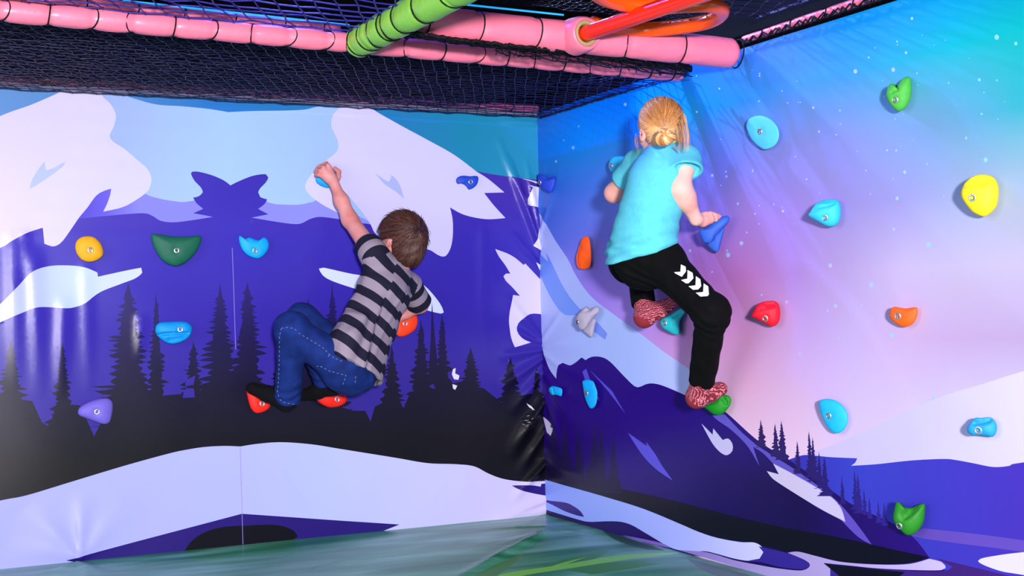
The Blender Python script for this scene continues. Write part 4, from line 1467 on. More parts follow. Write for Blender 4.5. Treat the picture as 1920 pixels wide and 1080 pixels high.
nk = LW(741, 512, .25)
shL, elL, wrL = LW(699, 474, .27), LW(656, 412, .13), LW(628, 348, .085)
shR, elR, wrR = LW(767, 535, .19), LW(788, 572, .125), LW(762, 590, .085)
c1, c2, c3, c4 = LW(722, 545, .255), LW(697, 600, .285), LW(672, 655, .315), LW(656, 690, .325)
hipL, knL, anL = LW(642, 686, .355), LW(547, 617, .355), LW(541, 732, .235)
hipR, knR, anR = LW(672, 688, .27), LW(567, 600, .235), LW(612, 712, .17)
heL, toL = LW(540, 752, .225), LW(474, 728, .115)
heR, toR = LW(626, 724, .185), LW(572, 740, .10)
latB = shR - shL
hdB = LW(752, 452, .235)
fB = -.78 * RT + .12 * UP + .60 * FW
uB = .34 * RT + .92 * UP - .18 * FW
headB, hpB, HA = head_fields(hdB, fB, uB, .985)
M_SKIN_B = skin_mat('skin_boy', (226, 160, 160), (214, 122, 116))

# raised left hand: back of the hand to us, fingers bent over the top of the cyan hold
kn = [LW(615, 310, .090), LW(607, 314, .092), LW(600, 320, .089), LW(597, 328, .082)]
handL = [cap(wrL, LW(618, 332, .090), .017, .019), cap(LW(622, 334, .088), LW(607, 320, .088), .019, .013), cap(LW(615, 336, .085), LW(602, 326, .084), .016, .012), cap(LW(625, 338, .086), LW(617, 314, .086), .017, .012)]
fingL = []
for i, k in enumerate(kn):
    r = (.0088, .0092, .0088, .0078)[i]
    base = k * .55 + LW(619, 335, .088) * .45
    px = [(612, 306), (601, 311), (594, 318), (593, 327)][i]
    px2 = [(606, 308), (596, 314), (591, 322), (592, 330)][i]
    fingL.append(finger([base, k, LW(px[0], px[1], .068), LW(px2[0], px2[1], .048)], r * 1.05, r * .82))
thumbL = finger([LW(627, 342, .085), LW(634, 332, .083), LW(635, 322, .074), LW(628, 316, .062)], .0125, .0090)
# right hand around the orange disc
handR = [cap(wrR, LW(752, 594, .082), .016, .017)]
fingR = []
for i in range(4):
    fingR.append(finger([LW(754 - i * 1.5, 591 + i * 3, .084), LW(745 - i, 592 + i * 4, .082), LW(740 - i, 596 + i * 4, .062), LW(742 - i, 599 + i * 4, .045)], .0085, .0066))
fingR.append(finger([wrR, LW(766, 592, .075), LW(764, 596, .066)], .011, .008))


def boy_body():
    fs = [chain([(nk, .06, .05), (c1, .10, .07), (c2, .092, .068), (c3, .098, .078), (c4, .10, .085)], latB),
          cap(nk + (nk - c2) * .02, hdB - hpB(0, .02, .06) + hdB, .040, .042) if False else cap(nk, hpB(0, -.018, -.05), .041, .040),
          cap(nk * .7 + shL * .3, shL, .045, .042), cap(nk * .7 + shR * .3, shR, .045, .040),
          cap(shL, elL, .0375, .0315), cap(elL, elL * .45 + wrL * .55, .0310, .0275), cap(elL * .45 + wrL * .55, wrL, .0275, .0195),
          cap(shR, elR, .037, .031), cap(elR, wrR, .030, .019),
          cap(hipL, knL, .070, .048), cap(knL, anL, .044, .03), cap(heL, toL, .026, .022), cap(anL, heL, .03, .026),
          cap(hipR, knR, .068, .047), cap(knR, anR, .042, .03), cap(anR, heR, .028, .024), cap(heR, toR, .024, .022)]
    g = union(fs, .022)
    hl = union(handL, .012)
    hr = union(handR, .012)

    def f(P):
        d = smin(g(P), headB(P), .016)
        d = smin(smin(d, hl(P), .012), hr(P), .012)
        for fi in fingL + [thumbL] + fingR:
            e = fi[0](P)
            for q in fi[1:]:
                e = smin(e, q(P), .004)
            d = smin(d, e, .0042)
        return d
    return f


ALLB = [nk, shL, elL, wrL, shR, elR, wrR, c4, hipL, knL, anL, hipR, knR, anR, heL, toL, heR, toR, hpB(.1, .1, .12), hpB(-.1, -.12, -.1), LW(595, 305, .04)]
solid('body', boy_body(), ALLB, M_SKIN_B, boy, .0036)
eyes(hpB, HA[1], boy, 1.02)

# striped T-shirt
axS = nrm(c4 - nk)
axStr = nrm(LW(656, 690, .32) - LW(776, 535, .30))
cufL = shL + (elL - shL) * .30
axL = nrm(elL - shL)
cufR = shR + (elR - shR) * .92
axR = nrm(elR - shR)
hemN = nrm(LW(650, 700, .33) - LW(690, 600, .29))
hemP = LW(662, 699, .33)


def shirt_boy(P):
    tor = chain([(nk * .9 + c1 * .1, .055, .052), (c1, .112, .084), (c2, .111, .086), (c3, .118, .100), (c4, .130, .128), (c4 + hemN * .06, .134, .134)], latB)(P)
    yoke = union([cap(nk * .75 + shL * .25, shL, .050, .050), cap(nk * .75 + shR * .25, shR, .050, .049)], .03)(P)
    sl = smin(cap(shL + axL * -.01, shL + axL * .14, .050, .052)(P), cap(shL, c1, .045, .06)(P), .03)
    sr = cap(shR, shR + axR * .12, .050, .054)(P)
    sl = np.maximum(sl, (P - cufL) @ axL)
    sr = np.maximum(sr, (P - cufR) @ axR)
    # hollow sleeves
    sl = np.maximum(sl, -np.maximum(cap(cufL - axL * .02, cufL + axL * .06, .042, .045)(P), -((P - cufL) @ axL) - .03))
    sr = np.maximum(sr, -np.maximum(cap(cufR - axR * .02, cufR + axR * .06, .044, .047)(P), -((P - cufR) @ axR) - .025))
    body = smin(tor, yoke, .03)
    flap = chain([(LW(662, 600, .37), .03, .05), (LW(648, 634, .405), .036, .05), (LW(644, 664, .42), .034, .045)], latB)(P)
    body = smin(body, flap, .04)
    body = np.maximum(body, (P - hemP) @ hemN)
    inner = chain([(c3, .106, .088), (c4, .117, .114), (c4 + hemN * .08, .126, .124)], latB)(P)
    body = np.maximum(body, -np.maximum(inner, -((P - hemP) @ hemN) - .018))
    d = smin(smin(body, sl, .022), sr, .022)
    d = np.maximum(d, -cap(hpB(0, -.02, -.055), hpB(0, -.018, 0), .046, .05)(P))
    al = (P - nk) @ axS
    # drape: folds that run down the back, deeper towards the hem
    lat = nrm(latB)
    x = (P - nk) @ lat
    A = np.array([lat * 1.0, axS * .35, np.cross(lat, axS) * .8])
    d = d + .0036 * wob(P, 75, 3, A) * np.clip(al / .12, .3, 1.2)
    d = d + .005 * np.exp(-((x + .052 - al * .05) / .010) ** 2) * np.clip((al - .10) / .08, 0, 1) - .006 * np.exp(-((x + .075 - al * .05) / .016) ** 2) * np.clip((al - .10) / .08, 0, 1)
    d = d - .004 * np.exp(-((x - .03 + al * .12) / .010) ** 2) * np.clip((al - .03) / .08, 0, 1)
    return d


def stripe_boy(V):
    lat = nrm(latB)
    x = (V - nk) @ lat
    s = (V - nk) @ axStr + .006 * np.sign(x + .05) * (np.abs(x + .05) < .4) + .003 * wob(V, 50, 5)
    s = s + .010 * (x > .045)
    sl = (V - shL) @ axL
    sr = (V - shR) @ axR
    dl = cap(shL + axL * .03, shL + axL * .12, .04, .05)(V)
    dr = cap(shR + axR * .05, shR + axR * .12, .05, .052)(V)
    dt = chain([(nk * .9 + c1 * .1, .055, .052), (c1, .112, .084), (c2, .111, .086), (c3, .118, .100)], latB)(V)
    out = s.copy()
    m = (dl < dt - .004)
    out[m] = sl[m] + .044
    m = (dr < dt - .004)
    out[m] = -(sr[m]) + .03
    return out


def stripe_mat(name, dark, light, period, phase, duty=.5, hem=None):
    m, nt, b = nodes(name)
    N, L = nt.nodes, nt.links
    a = N.new('ShaderNodeAttribute')
    a.attribute_name = 'stripe'
    m1 = N.new('ShaderNodeMath')
    m1.operation = 'ADD'
    m1.inputs[1].default_value = phase
    m2 = N.new('ShaderNodeMath')
    m2.operation = 'DIVIDE'
    m2.inputs[1].default_value = period
    m3 = N.new('ShaderNodeMath')
    m3.operation = 'FRACT'
    m4 = N.new('ShaderNodeMath')
    m4.operation = 'GREATER_THAN'
    m4.inputs[1].default_value = duty
    mx = N.new('ShaderNodeMix')
    mx.data_type = 'RGBA'
    mx.inputs['A'].default_value = lin4(dark)
    mx.inputs['B'].default_value = lin4(light)
    L.new(a.outputs['Fac'], m1.inputs[0])
    L.new(m1.outputs[0], m2.inputs[0])
    L.new(m2.outputs[0], m3.inputs[0])
    L.new(m3.outputs[0], m4.inputs[0])
    L.new(m4.outputs[0], mx.inputs['Factor'])
    L.new(mx.outputs['Result'], b.inputs['Base Color'])
    b.inputs['Roughness'].default_value = .85
    b.inputs['Specular IOR Level'].default_value = .2
    bump(nt, b, 700, .4, .0008, 2)
    return m


M_STRIPE = stripe_mat('striped_jersey', (24, 24, 44), (142, 130, 146), .074, .010)
solid('t_shirt', shirt_boy, [nk, shL, cufL, shR, elR, c1, c4, c4 + hemN * .05, LW(620, 660, .46)], M_STRIPE, boy, .0036, .14, {'stripe': stripe_boy})

# jeans
def jeans(P):
    pel = chain([(c3 * .6 + c4 * .4, .102, .09), (c4, .108, .100), (LW(652, 694, .33), .090, .084)], latB)(P)
    axl, axr = nrm(anL - knL), nrm(anR - knR)
    cl, cr_ = anL + axl * .045, anR + axr * .012
    Ls = np.maximum(cap(knL, anL + axl * .07, .055, .050)(P), (P - cl) @ axl)
    Ls = np.maximum(Ls, -np.maximum(cap(cl - axl * .03, cl + axl * .05, .040, .044)(P), -((P - cl) @ axl) - .02))
    Rs = np.maximum(cap(knR, anR + axr * .03, .054, .050)(P), (P - cr_) @ axr)
    L = smin(union([ball(hipL, .080), cap(hipL, knL, .077, .058), ball(knL, .060)], .03)(P), Ls, .03)
    R = smin(union([ball(hipR, .082), cap(hipR, knR, .078, .058), ball(knR, .058)], .03)(P), Rs, .03)
    pel = np.maximum(pel, (c3 * .75 + c4 * .25 - P) @ axS)
    d = smin(smin(pel, L, .03), R, .018)
    kl = np.exp(-(np.linalg.norm(P - (knL + LW(556, 640, .33) * 1.0 - knL), axis=1) / .05) ** 2)
    al = (P - knL) @ axl
    d = d + .0035 * kl * np.sin(al * 150 + 2.5 * wob(P, 40, 12)) + .0022 * np.exp(-((al - .27) / .05) ** 2) * np.sin(al * 190 + 2.6 * wob(P, 45, 8))
    d = d + .0024 * wob(P, 70, 9)
    return d


M_DENIM = plain('blue_denim', (18, 40, 106), .8, 1.0, noise=.30, nscale=22, bscale=900, bstr=.5, spec=.15)
jn = solid('jeans', jeans, [hipL, hipR, knL, knR, anL, anR, c3, c4], M_DENIM, boy, .0036, .12)
tj = tree_of(jn)
M_THREAD = plain('seam_thread', (150, 160, 196), .8)
g = lambda s: [(440 + float(a.split(',')[0]) / 4.5, 560 + float(a.split(',')[1]) / 4.5) for a in s.split()]
for s in ("395,250 378,320 380,400 376,550 371,700 362,790 380,850 430,880 505,890", "395,250 440,242 490,250 522,268", "540,290 640,350 740,410 800,470 830,495 930,540",
          "655,585 715,565 800,610 940,648 908,742", "800,470 790,490 815,500", "1020,655 1015,740"):
    line = project(g(s), tj, .0008, 2)
    parts = [line[i:i + 3] for i in range(0, len(line) - 2, 4)]
    parts = [p for p in parts if np.linalg.norm(p[0] - p[-1]) < .03]
    if parts:
        v, f = tubes(parts, .0007, 4)
        st = adopt(link('seam', mesh('seam', v, f), None, M_THREAD), jn)
        st.matrix_parent_inverse = Matrix()

# black socks
M_SOCKB = plain('black_sock', (10, 10, 14), .9, bscale=800, bstr=.5, spec=.15)
for a, h, t in ((anL, heL, toL), (anR, heR, toR)):
    mid = h * .45 + t * .55
    side = nrm(np.cross(t - h, [0, 0, 1]))
    solid('sock', union([cap(a, h + (a - h) * .2, .036, .034), ball(h, .032), cap(h, mid, .031, .030), cap(mid + side * .008, t + side * .006, .026, .021), cap(mid - side * .008, t - side * .008, .024, .019)], .02),
          [a, h, t], M_SOCKB, boy, .004, .06)

# tousled brown hair
whorl = nrm(.62 * RT + .22 * UP - .75 * FW)


def hair_cap_boy(P):
    q = (P - hdB) @ HA.T / 1.02
    d = ell(hpB(0, -.008, .020), HA, np.array([.087, .103, .100]) * 1.02)(P)
    d = smin(d, ell(hpB(0, -.052, -.040), HA, np.array([.068, .052, .066]))(P), .03)
    cutf = np.maximum(q[:, 1] - .045, q[:, 2] - .045)           # leaves the face free
    cutf = np.maximum(-(.045 - q[:, 1]), -(q[:, 2] - .042))
    face = np.maximum(.048 - q[:, 1], q[:, 2] - .046)
    d = np.maximum(d, -face)
    lowf = np.maximum(.000 - q[:, 1] - .010, q[:, 2] + .002)
    d = np.maximum(d, -lowf)
    d = np.maximum(d, -.100 - q[:, 2])
    d = smin(d, ball(hdB + whorl * .072, .034)(P), .03)
    ear = np.maximum(np.abs(q[:, 1] + .006) - .021, q[:, 2] - .004)
    d = np.maximum(d, -np.maximum(ear, -q[:, 2] - .05))
    return d + .003 * wob(P, 120, 4)


M_HAIRB = hair_mat('brown_hair', (26, 13, 13), (70, 40, 34), (128, 86, 78))
hb = solid('hair', hair_cap_boy, [hpB(a, b, c) for a in (-.12, .12) for b in (-.14, .12) for c in (-.13, .14)], M_HAIRB, boy, .004, .02, {'tone': lambda V: np.full(len(V), .18)})


def walk(c, A, rad, start, goal, away, steps, dl, rise, rnd, jit=.25):
    """a strand that follows the scalp towards or away from a point"""
    q = nrm(start)
    out = []
    ph = rnd.randn(3) * jit
    for i in range(steps):
        n = nrm(A.T @ (q / rad))
        p = c + A.T @ (q * rad)
        out.append(p + n * (rise[0] + (rise[1] - rise[0]) * i / (steps - 1)))
        t = (q - goal) if away else (goal - q)
        t = t - q * (t @ q)
        t = t / (np.linalg.norm(t) + 1e-6) + ph - q * (ph @ q)
        q = nrm(q + nrm(t) * dl / rad.mean())
    return np.array(out)


def settle(paths, f, c, lift):
    """push buried strands out onto the hair mass"""
    n = [len(p) for p in paths]
    P = np.concatenate(paths)
    o = P - c
    o /= np.linalg.norm(o, axis=1)[:, None]
    for _ in range(3):
        d = f(P)
        P = P + o * np.maximum(0, lift - d)[:, None]
    return np.split(P, np.cumsum(n)[:-1])


rs = np.random.RandomState(4)
paths = []
radB = np.array([.088, .104, .101]) * 1.02
gw = nrm((HA @ whorl) / radB)
while len(paths) < 3600:
    q = nrm(rs.randn(3))
    if q[2] < -.55 or (q[1] > .45 and q[2] < .35) or (abs(q[1]) < .25 and q[2] < -.15) or (q[1] > 0 and q[2] < -.1):
        continue
    if np.linalg.norm(q - gw) < .07:
        continue
    st = int(rs.randint(8, 13))
    lift = .006 if rs.rand() < .93 else .018
    pth = walk(hpB(0, -.008, .020), HA, radB, q, gw, True, st, .0075, (-.002, rs.uniform(.001, lift)), rs, .13)
    loc = (pth - hdB) @ HA.T
    bad = ((np.abs(loc[:, 1] + .008) < .019) & (loc[:, 2] < .002) & (loc[:, 2] > -.055)) | ((loc[:, 1] > .05) & (loc[:, 2] < .03))
    if bad.any():
        pth = pth[:int(np.argmax(bad))]
        if len(pth) < 5:
            continue
    qq = (pth[-1] - hdB) @ HA.T
    if qq[2] < -.115 or (qq[1] > .05 and qq[2] < .02):
        continue
    paths.append(pth)
paths = settle(paths, hair_cap_boy, hdB, .0008)
strands('hair_strands', paths, .0010, hb, M_HAIRB, 3).matrix_parent_inverse = Matrix()




# ------------------------------------------------------------------ the girl on the right wall
RW = lambda x, y, d: at(x, y, 'R', d)
girl = empty('person', tuple(RW(1300, 765, .15)), 'child with blond bun, turquoise T-shirt and black trousers, climbing the right wall', 'person')
nk = RW(1242, 287, .27)
shL, elL, wrL = RW(1196, 306, .235), RW(1152, 362, .235), RW(1196, 352, .095)
shR, elR, wrR = RW(1284, 301, .235), RW(1276, 354, .266), RW(1305, 411, .185)
c1, c2, c3, c4 = RW(1235, 330, .285), RW(1222, 385, .305), RW(1210, 440, .31), RW(1205, 480, .30)
hipL, knL, anL = RW(1182, 490, .265), RW(1196, 470, .09), RW(1207, 574, .135)
hipR, knR, anR = RW(1239, 490, .28), RW(1335, 585, .235), RW(1316, 716, .15)
heL, toL = RW(1208, 596, .145), RW(1256, 570, .06)
heR, toR = RW(1306, 746, .155), RW(1350, 729, .06)
latG = shR - shL
hdG = RW(1238, 241, .26)
fG = -.30 * RT + .02 * UP + .95 * FW
uG = .03 * RT + .97 * UP - .16 * FW
headG, gp, GAx = head_fields(hdG, fG, uG, .95)
M_SKIN_G = skin_mat('skin_girl', (242, 190, 178), (236, 158, 140))
# right hand flat on the blue wedge
hr0 = [cap(wrR, RW(1318, 413, .150), .0195, .018), cap(RW(1316, 411, .150), RW(1331, 408, .118), .018, .013), cap(RW(1318, 417, .148), RW(1332, 413, .118), .015, .012)]
frR = []
for i, (a, b_, c_) in enumerate([((1331, 405, .117), (1340, 402.5, .095), (1347, 403.5, .074)), ((1332, 408, .115), (1342, 405.5, .090), (1350, 406.5, .068)),
                                 ((1331, 411, .117), (1340, 409, .094), (1347, 409.5, .076)), ((1330, 414, .121), (1337, 412.5, .104), (1343, 412.5, .090))]):
    a, b_, c_ = RW(*a), RW(*b_), RW(*c_)
    frR.append(finger([a * .5 + RW(1318, 412, .148) * .5, a, b_, c_], .0082, .0064))
frR.append(finger([RW(1312, 405, .165), RW(1322, 402, .140), RW(1331, 400.5, .118), RW(1336, 400.5, .105)], .0105, .0072))
# left hand against the wall, hidden behind the body
hl0 = [cap(wrL, RW(1204, 346, .055), .017, .016)]
flL = []
for i in range(4):
    flL.append(finger([RW(1202, 344 + i * 3, .052), RW(1209, 340 + i * 4, .038), RW(1215, 338 + i * 5, .026), RW(1219, 338 + i * 6, .018)], .008, .0062))
flL.append(finger([RW(1198, 352, .07), RW(1200, 362, .05), RW(1205, 368, .030)], .010, .0075))


def girl_body():
    fs = [chain([(nk, .055, .048), (c1, .092, .066), (c2, .086, .064), (c3, .090, .074), (c4, .098, .084)], latG),
          cap(nk, gp(0, -.020, -.05), .037, .036),
          cap(nk * .7 + shL * .3, shL, .042, .038), cap(nk * .7 + shR * .3, shR, .042, .039),
          cap(shR, elR, .0350, .0305), cap(elR, elR * .7 + wrR * .3, .0300, .0310), cap(elR * .7 + wrR * .3, wrR, .0310, .0205),
          cap(shL, elL, .035, .031), cap(elL, wrL, .031, .020),
          cap(hipL, knL, .062, .040), cap(knL, anL, .034, .022), cap(heL, toL, .020, .016), cap(anL, heL, .021, .018),
          cap(hipR, knR, .062, .040), cap(knR, anR, .034, .022), cap(anR, heR, .021, .018), cap(heR, toR, .020, .016)]
    g = union(fs, .030)
    hl, hr = union(hl0, .012), union(hr0, .012)

    def f(P):
        d = smin(g(P), headG(P), .016)
        d = smin(smin(d, hl(P), .012), hr(P), .012)
        for fi in frR + flL:
            e = fi[0](P)
            for q in fi[1:]:
                e = smin(e, q(P), .004)
            d = smin(d, e, .0042)
        return d
    return f


ALLG = [nk, shL, elL, wrL, shR, elR, wrR, c4, hipL, knL, anL, hipR, knR, anR, heL, toL, heR, toR, gp(.1, .1, .12), gp(-.1, -.12, -.1), RW(1352, 402, .06), RW(1222, 340, .02)]
solid('body', girl_body(), ALLG, M_SKIN_G, girl, .0036)
eyes(gp, GAx[1], girl, .94)

axS = nrm(c4 - nk)
hemL, hemR = RW(1142, 478, .29), RW(1274, 444, .33)
hv = nrm(hemR - hemL)
vd = nrm(RW(1208, 468, .3) - CAM)
hemN = nrm(np.cross(hv, vd))
if hemN @ axS < 0:
    hemN = -hemN
hemP = RW(1205, 480, .3)
axL, axR = nrm(elL - shL), nrm(elR - shR)
cufL = shL + axL * .105
slR = nrm(RW(1291, 345, .275) - shR)
cufR = shR + slR * .055


def shirt_girl(P):
    tor = chain([(nk * .9 + c1 * .1, .052, .050), (c1, .108, .088), (c2, .110, .092), (c3, .115, .098), (c4, .125, .108), (c4 + axS * .06, .128, .112)], latG)(P)
    yoke = union([cap(nk * .75 + shL * .25, shL, .047, .046), cap(nk * .75 + shR * .25, shR, .048, .050)], .03)(P)
    sl = np.maximum(cap(shL, shL + axL * .13, .047, .050)(P), (P - cufL) @ axL)
    sr = np.maximum(cap(shR, shR + slR * .10, .052, .060)(P), (P - cufR) @ nrm(slR * .8 + axS * .5))
    sr = np.maximum(sr, -np.maximum(cap(cufR - slR * .02, cufR + slR * .07, .044, .053)(P), -((P - cufR) @ slR) - .04))
    sl = np.maximum(sl, -np.maximum(cap(cufL - axL * .02, cufL + axL * .06, .038, .041)(P), -((P - cufL) @ axL) - .015))
    gather = ball(RW(1155, 468, .30), .038)(P)
    body = smin(smin(tor, yoke, .03), gather, .07)
    body = np.maximum(body, (P - hemP) @ hemN)
    inner = chain([(c3, .099, .081), (c4, .109, .091), (c4 + axS * .08, .114, .096)], latG)(P)
    body = np.maximum(body, -np.maximum(inner, -((P - hemP) @ hemN) - .015))
    d = smin(smin(body, sl, .022), sr, .022)
    d = np.maximum(d, -cap(gp(0, -.02, -.06), gp(0, -.02, 0), .042, .045)(P))
    lat = nrm(latG)
    A = np.array([lat * .45, axS * 1.1, np.cross(lat, axS) * .7])
    al = (P - nk) @ axS
    d = d + .0030 * wob(P, 80, 13, A) * np.clip(al / .2, .3, 1.5)
    hh = (P - hemP) @ hemN
    d = d + .0035 * np.sin((hh + .25 * (P - hemP) @ hv * np.clip(-hh * 6, 0, 1)) * 150 + wob(P, 30, 17)) * np.clip((hh + .11) / .06, 0, 1)
    return d


M_TEAL = plain('turquoise_jersey', (92, 202, 222), .85, .86, noise=.06, nscale=60, bscale=700, bstr=.35, spec=.2)
solid('t_shirt', shirt_girl, [nk, shL, cufL, shR, cufR, c1, c4, c4 + axS * .05, hemL, hemR], M_TEAL, girl, .0036, .12)


def trousers(P):
    pel = chain([(c3 * .8 + c4 * .2, .098, .084), (c3 * .4 + c4 * .6, .096, .082), (c4 + axS * .01, .104, .092), (RW(1208, 500, .285), .090, .082)], latG)(P)
    axl, axr = nrm(anL - knL), nrm(anR - knR)
    cl, cr_ = anL - axl * .006, anR - axr * .004
    Ls = np.maximum(cap(knL, anL + axl * .02, .048, .043)(P), (P - cl) @ axl)
    Rs = np.maximum(cap(knR, anR + axr * .03, .0525, .044)(P), (P - cr_) @ axr)
    Ls = np.maximum(Ls, -np.maximum(cap(cl - axl * .03, cl + axl * .05, .036, .038)(P), -((P - cl) @ axl) - .02))
    Rs = np.maximum(Rs, -np.maximum(cap(cr_ - axr * .03, cr_ + axr * .05, .037, .039)(P), -((P - cr_) @ axr) - .02))
    L = union([ball(hipL, .074), cap(hipL, knL, .070, .052), ball(knL, .050)], .03)(P)
    R = union([ball(hipR, .077), cap(hipR, knR, .074, .052), ball(knR, .049)], .03)(P)
    L, R = smin(L, Ls, .02), smin(R, Rs, .03)
    pel = np.maximum(pel, (c3 * .75 + c4 * .25 - P) @ axS)
    d = smin(smin(pel, L, .03), R, .025)
    al = (P - knR) @ axr
    d = d + .003 * wob(P, 60, 21) + .0035 * np.exp(-((al - .03) / .05) ** 2) * np.sin(al * 170 + 2 * wob(P, 30, 2))
    return d


M_BLACK = plain('black_sweatpants', (5, 5, 6), .85, bscale=700, bstr=.4, spec=.12, noise=.2)
tr = solid('trousers', trousers, [hipL, hipR, knL, knR, anL, anR, c3, c4], M_BLACK, girl, .0036, .12)
tt = tree_of(tr)
M_PRINT = plain('white_print', (236, 236, 240), .6)
for s in ("1040,460 1083,480 1086,522 1048,571 984,537 980,530 1036,526", "1100,510 1145,535 1153,585 1110,629 1086,630 1042,600 1098,588",
          "1175,565 1215,593 1223,655 1196,684 1150,688 1108,656 1172,648", "1245,630 1286,657 1293,730 1280,745 1216,749 1174,715 1240,708"):
    P2 = [(1060 + float(a.split(',')[0]) / 4.8, 400 + float(a.split(',')[1]) / 4.8) for a in s.split()]
    edge = []
    for i in range(len(P2)):
        a, b_ = P2[i], P2[(i + 1) % len(P2)]
        edge += [(a[0] + (b_[0] - a[0]) * j / 4, a[1] + (b_[1] - a[1]) * j / 4) for j in range(4)]
    tri = geometry.delaunay_2d_cdt([Vector(p) for p in edge], [], [list(range(len(edge)))], 0, 1e-5, False)
    pts3 = []
    for v in tri[0]:
        d = ray(v[0], v[1])
        h = tt.ray_cast(Vector(CAM), Vector(nrm(d)))
        pts3.append(np.array(h[0]) - nrm(d) * .0034 if h[0] is not None else None)
    if all(p is not None for p in pts3):
        n = len(pts3)
        vd_ = nrm(ray(*P2[0]))
        V = pts3 + [p + vd_ * .0026 for p in pts3]
        T3 = []
        for fc in tri[2]:
            cx, cy = sum(tri[0][i][0] for i in fc) / 3, sum(tri[0][i][1] for i in fc) / 3
            ins = False
            for a, b_ in zip(P2, P2[1:] + P2[:1]):
                if (a[1] > cy) != (b_[1] > cy) and cx < (b_[0] - a[0]) * (cy - a[1]) / (b_[1] - a[1]) + a[0]:
                    ins = not ins
            if ins:
                T3.append(list(fc))
        F = T3 + [[i + n for i in fc][::-1] for fc in T3]
        cv = adopt(link('chevron', mesh('chevron', V, F), None, M_PRINT, False), tr)
        cv['label'] = 'white chevron print'

# maroon patterned socks
m, nt, b = nodes('patterned_sock')
N, L = nt.nodes, nt.links
tc = N.new('ShaderNodeTexCoord')
wv = N.new('ShaderNodeTexWave')
wv.wave_type = 'RINGS'
wv.inputs['Scale'].default_value = 42
wv.inputs['Distortion'].default_value = 9
wv.inputs['Detail'].default_value = 2.5
wv.inputs['Detail Scale'].default_value = 1.6
mp = N.new('ShaderNodeMapping')
mp.inputs['Location'].default_value = (.15, 1.2, -.7)
cr = N.new('ShaderNodeValToRGB')
cr.color_ramp.interpolation = 'CONSTANT'
cr.color_ramp.elements[0].color = lin4((112, 20, 42))
cr.color_ramp.elements[1].position = .82
cr.color_ramp.elements[1].color = lin4((208, 122, 136))
ath = N.new('ShaderNodeAttribute')
ath.attribute_name = 'heel'
mx = N.new('ShaderNodeMix')
mx.data_type = 'RGBA'
mx.inputs['B'].default_value = lin4((128, 26, 40))
L.new(tc.outputs['Object'], mp.inputs['Vector'])
L.new(mp.outputs['Vector'], wv.inputs['Vector'])
L.new(wv.outputs['Fac'], cr.inputs['Fac'])
L.new(cr.outputs['Color'], mx.inputs['A'])
L.new(ath.outputs['Fac'], mx.inputs['Factor'])
L.new(mx.outputs['Result'], b.inputs['Base Color'])
b.inputs['Roughness'].default_value = .9
bump(nt, b, 700, .4, .0008, 2)
for a, h, t, kn in ((anL, heL, toL, knL), (anR, heR, toR, knR)):
    mid = h * .45 + t * .55
    side = nrm(np.cross(t - h, [0, 0, 1]))
    up_ = nrm(kn - a)
    hc = h - nrm(t - h) * .012 - up_ * .012
    solid('sock', union([cap(a + up_ * .09, h + (a - h) * .2, .0355, .034), ball(h, .0325), cap(h, mid, .032, .031), cap(mid + side * .010, t + side * .007, .026, .022), cap(mid - side * .008, t - side * .010, .025, .019)], .02),
          [a, h, t], m, girl, .004, .07, {'heel': lambda V, hc=hc: (np.linalg.norm(V - hc, axis=1) < .036).astype(float)})

# blond hair gathered into a low bun
M_HAIRG = hair_mat('blond_hair', (150, 88, 44), (222, 160, 96), (250, 212, 160), .35)
bunC = RW(1247, 257, .355)


def hair_cap_girl(P):
    q = (P - hdG) @ GAx.T / .94
    d = ell(gp(0, -.008, .018), GAx, np.array([.079, .096, .093]) * .94)(P)
    d = smin(d, ell(gp(0, -.052, -.035), GAx, np.array([.056, .042, .050]))(P), .03)
    d = np.maximum(d, -np.maximum(.050 - q[:, 1], q[:, 2] - .060))
    d = np.maximum(d, -np.maximum(-q[:, 1] - .016, q[:, 2] + .004))
    d = np.maximum(d, -.086 - q[:, 2])
    d = smin(d, ell(bunC, GAx, np.array([.026, .018, .022]))(P), .008)
    return d


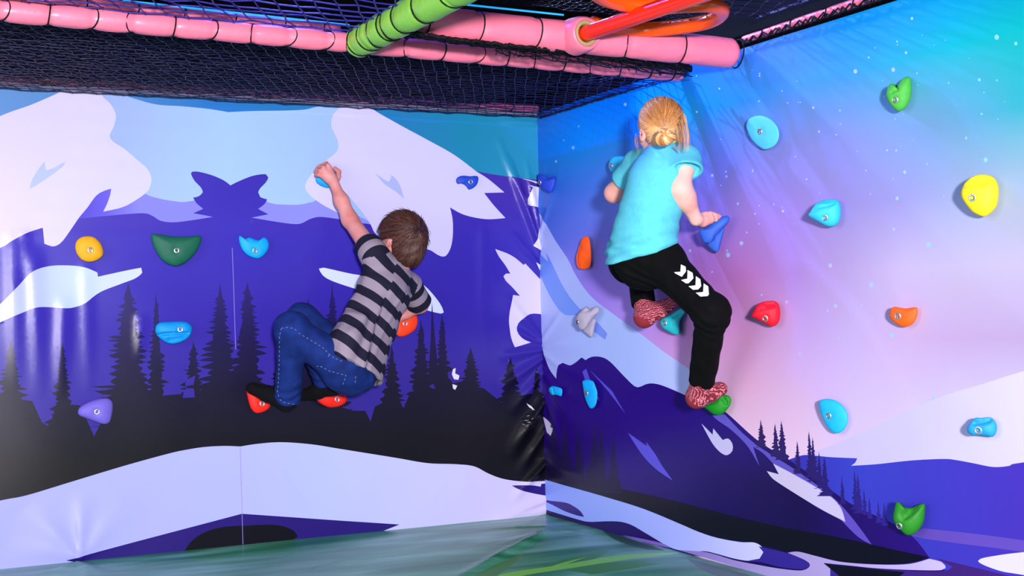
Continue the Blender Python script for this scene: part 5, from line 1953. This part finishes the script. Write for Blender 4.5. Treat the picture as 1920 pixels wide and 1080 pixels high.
hg = solid('hair', hair_cap_girl, [gp(a, b, c) for a in (-.12, .12) for b in (-.16, .12) for c in (-.13, .14)], M_HAIRG, girl, .004, .03, {'tone': lambda V: np.full(len(V), .34)})
rs = np.random.RandomState(9)
radG = np.array([.081, .098, .095]) * .94
gb = nrm((GAx @ (bunC - gp(0, -.008, .018))) / radG)
paths = []
while len(paths) < 3000:
    q = nrm(rs.randn(3))
    if q[2] < -.93 or (q[1] > .5 and q[2] < .45) or (q[1] > -.05 and q[2] < -.12) or np.linalg.norm(q - gb) < .35:
        continue
    dd = np.linalg.norm(q - gb)
    nst = max(4, int(min(dd, 1.5) * .092 / .009))
    paths.append(walk(gp(0, -.008, .018), GAx, radG, q, gb, False, nst, .009, (-.001, rs.uniform(.000, .004)), rs, .06))
paths = settle(paths, hair_cap_girl, hdG, .0008)
tone = [.62 - .42 * max(0, ((p[0] - hdG) @ GAx[2]) / .1) for p in paths]
strands('hair_strands', paths, .00085, hg, M_HAIRG, 3, tone).matrix_parent_inverse = Matrix()
# the coil of the bun
paths, tone = [], []
out = nrm(nrm(bunC - gp(0, -.008, .018)) * .75 + GAx[2] * .62)
e1 = nrm(np.cross(out, GAx[2]))
e2 = np.cross(out, e1)
for i in range(420):
    th = rs.uniform(0, 6.28)
    k = rs.uniform(.80, 1.03)
    lob = 1 + .10 * math.sin(3 * th + 1)
    P = []
    for ph in np.linspace(.18, 2.2, 12):
        tw = th + .5 * ph
        rr = math.sin(ph) * lob
        P.append(bunC + k * (.034 * rr * math.cos(tw) * e1 + .030 * rr * math.sin(tw) * e2 + out * (.026 * math.cos(ph) - .012 * math.exp(-(ph / .35) ** 2))))
    paths.append(np.array(P))
    tone.append(.52 + .3 * math.sin(th * 5 + 2))
bn = strands('bun', paths, .0011, hg, M_HAIRG, 5, tone)
bn.matrix_parent_inverse = Matrix()
# loose wisps beside the face and neck
paths = []
for (x0, y0, x1, y1, x2, y2, n) in [(1198, 250, 1186, 266, 1198, 284, 4), (1199, 258, 1196, 270, 1200, 286, 4), (1282, 214, 1294, 244, 1290, 282, 14), (1278, 226, 1288, 252, 1284, 284, 14), (1272, 240, 1280, 262, 1274, 282, 10), (1236, 276, 1215, 280, 1202, 294, 3), (1262, 276, 1272, 282, 1280, 284, 6)]:
    for i in range(n):
        j = rs.normal(0, 2.2, 6)
        a, b_, c_ = RW(x0 + j[0], y0 + j[1], .30), RW(x1 + j[2], y1 + j[3], .31), RW(x2 + j[4], y2 + j[5], .33)
        paths.append([(1 - t) ** 2 * a + 2 * t * (1 - t) * b_ + t * t * c_ for t in np.linspace(0, 1, 10)])
ws = strands('loose_wisps', paths, .00055, hg, M_HAIRG, 6)
ws.matrix_parent_inverse = Matrix()
ws['kind'] = 'stuff'
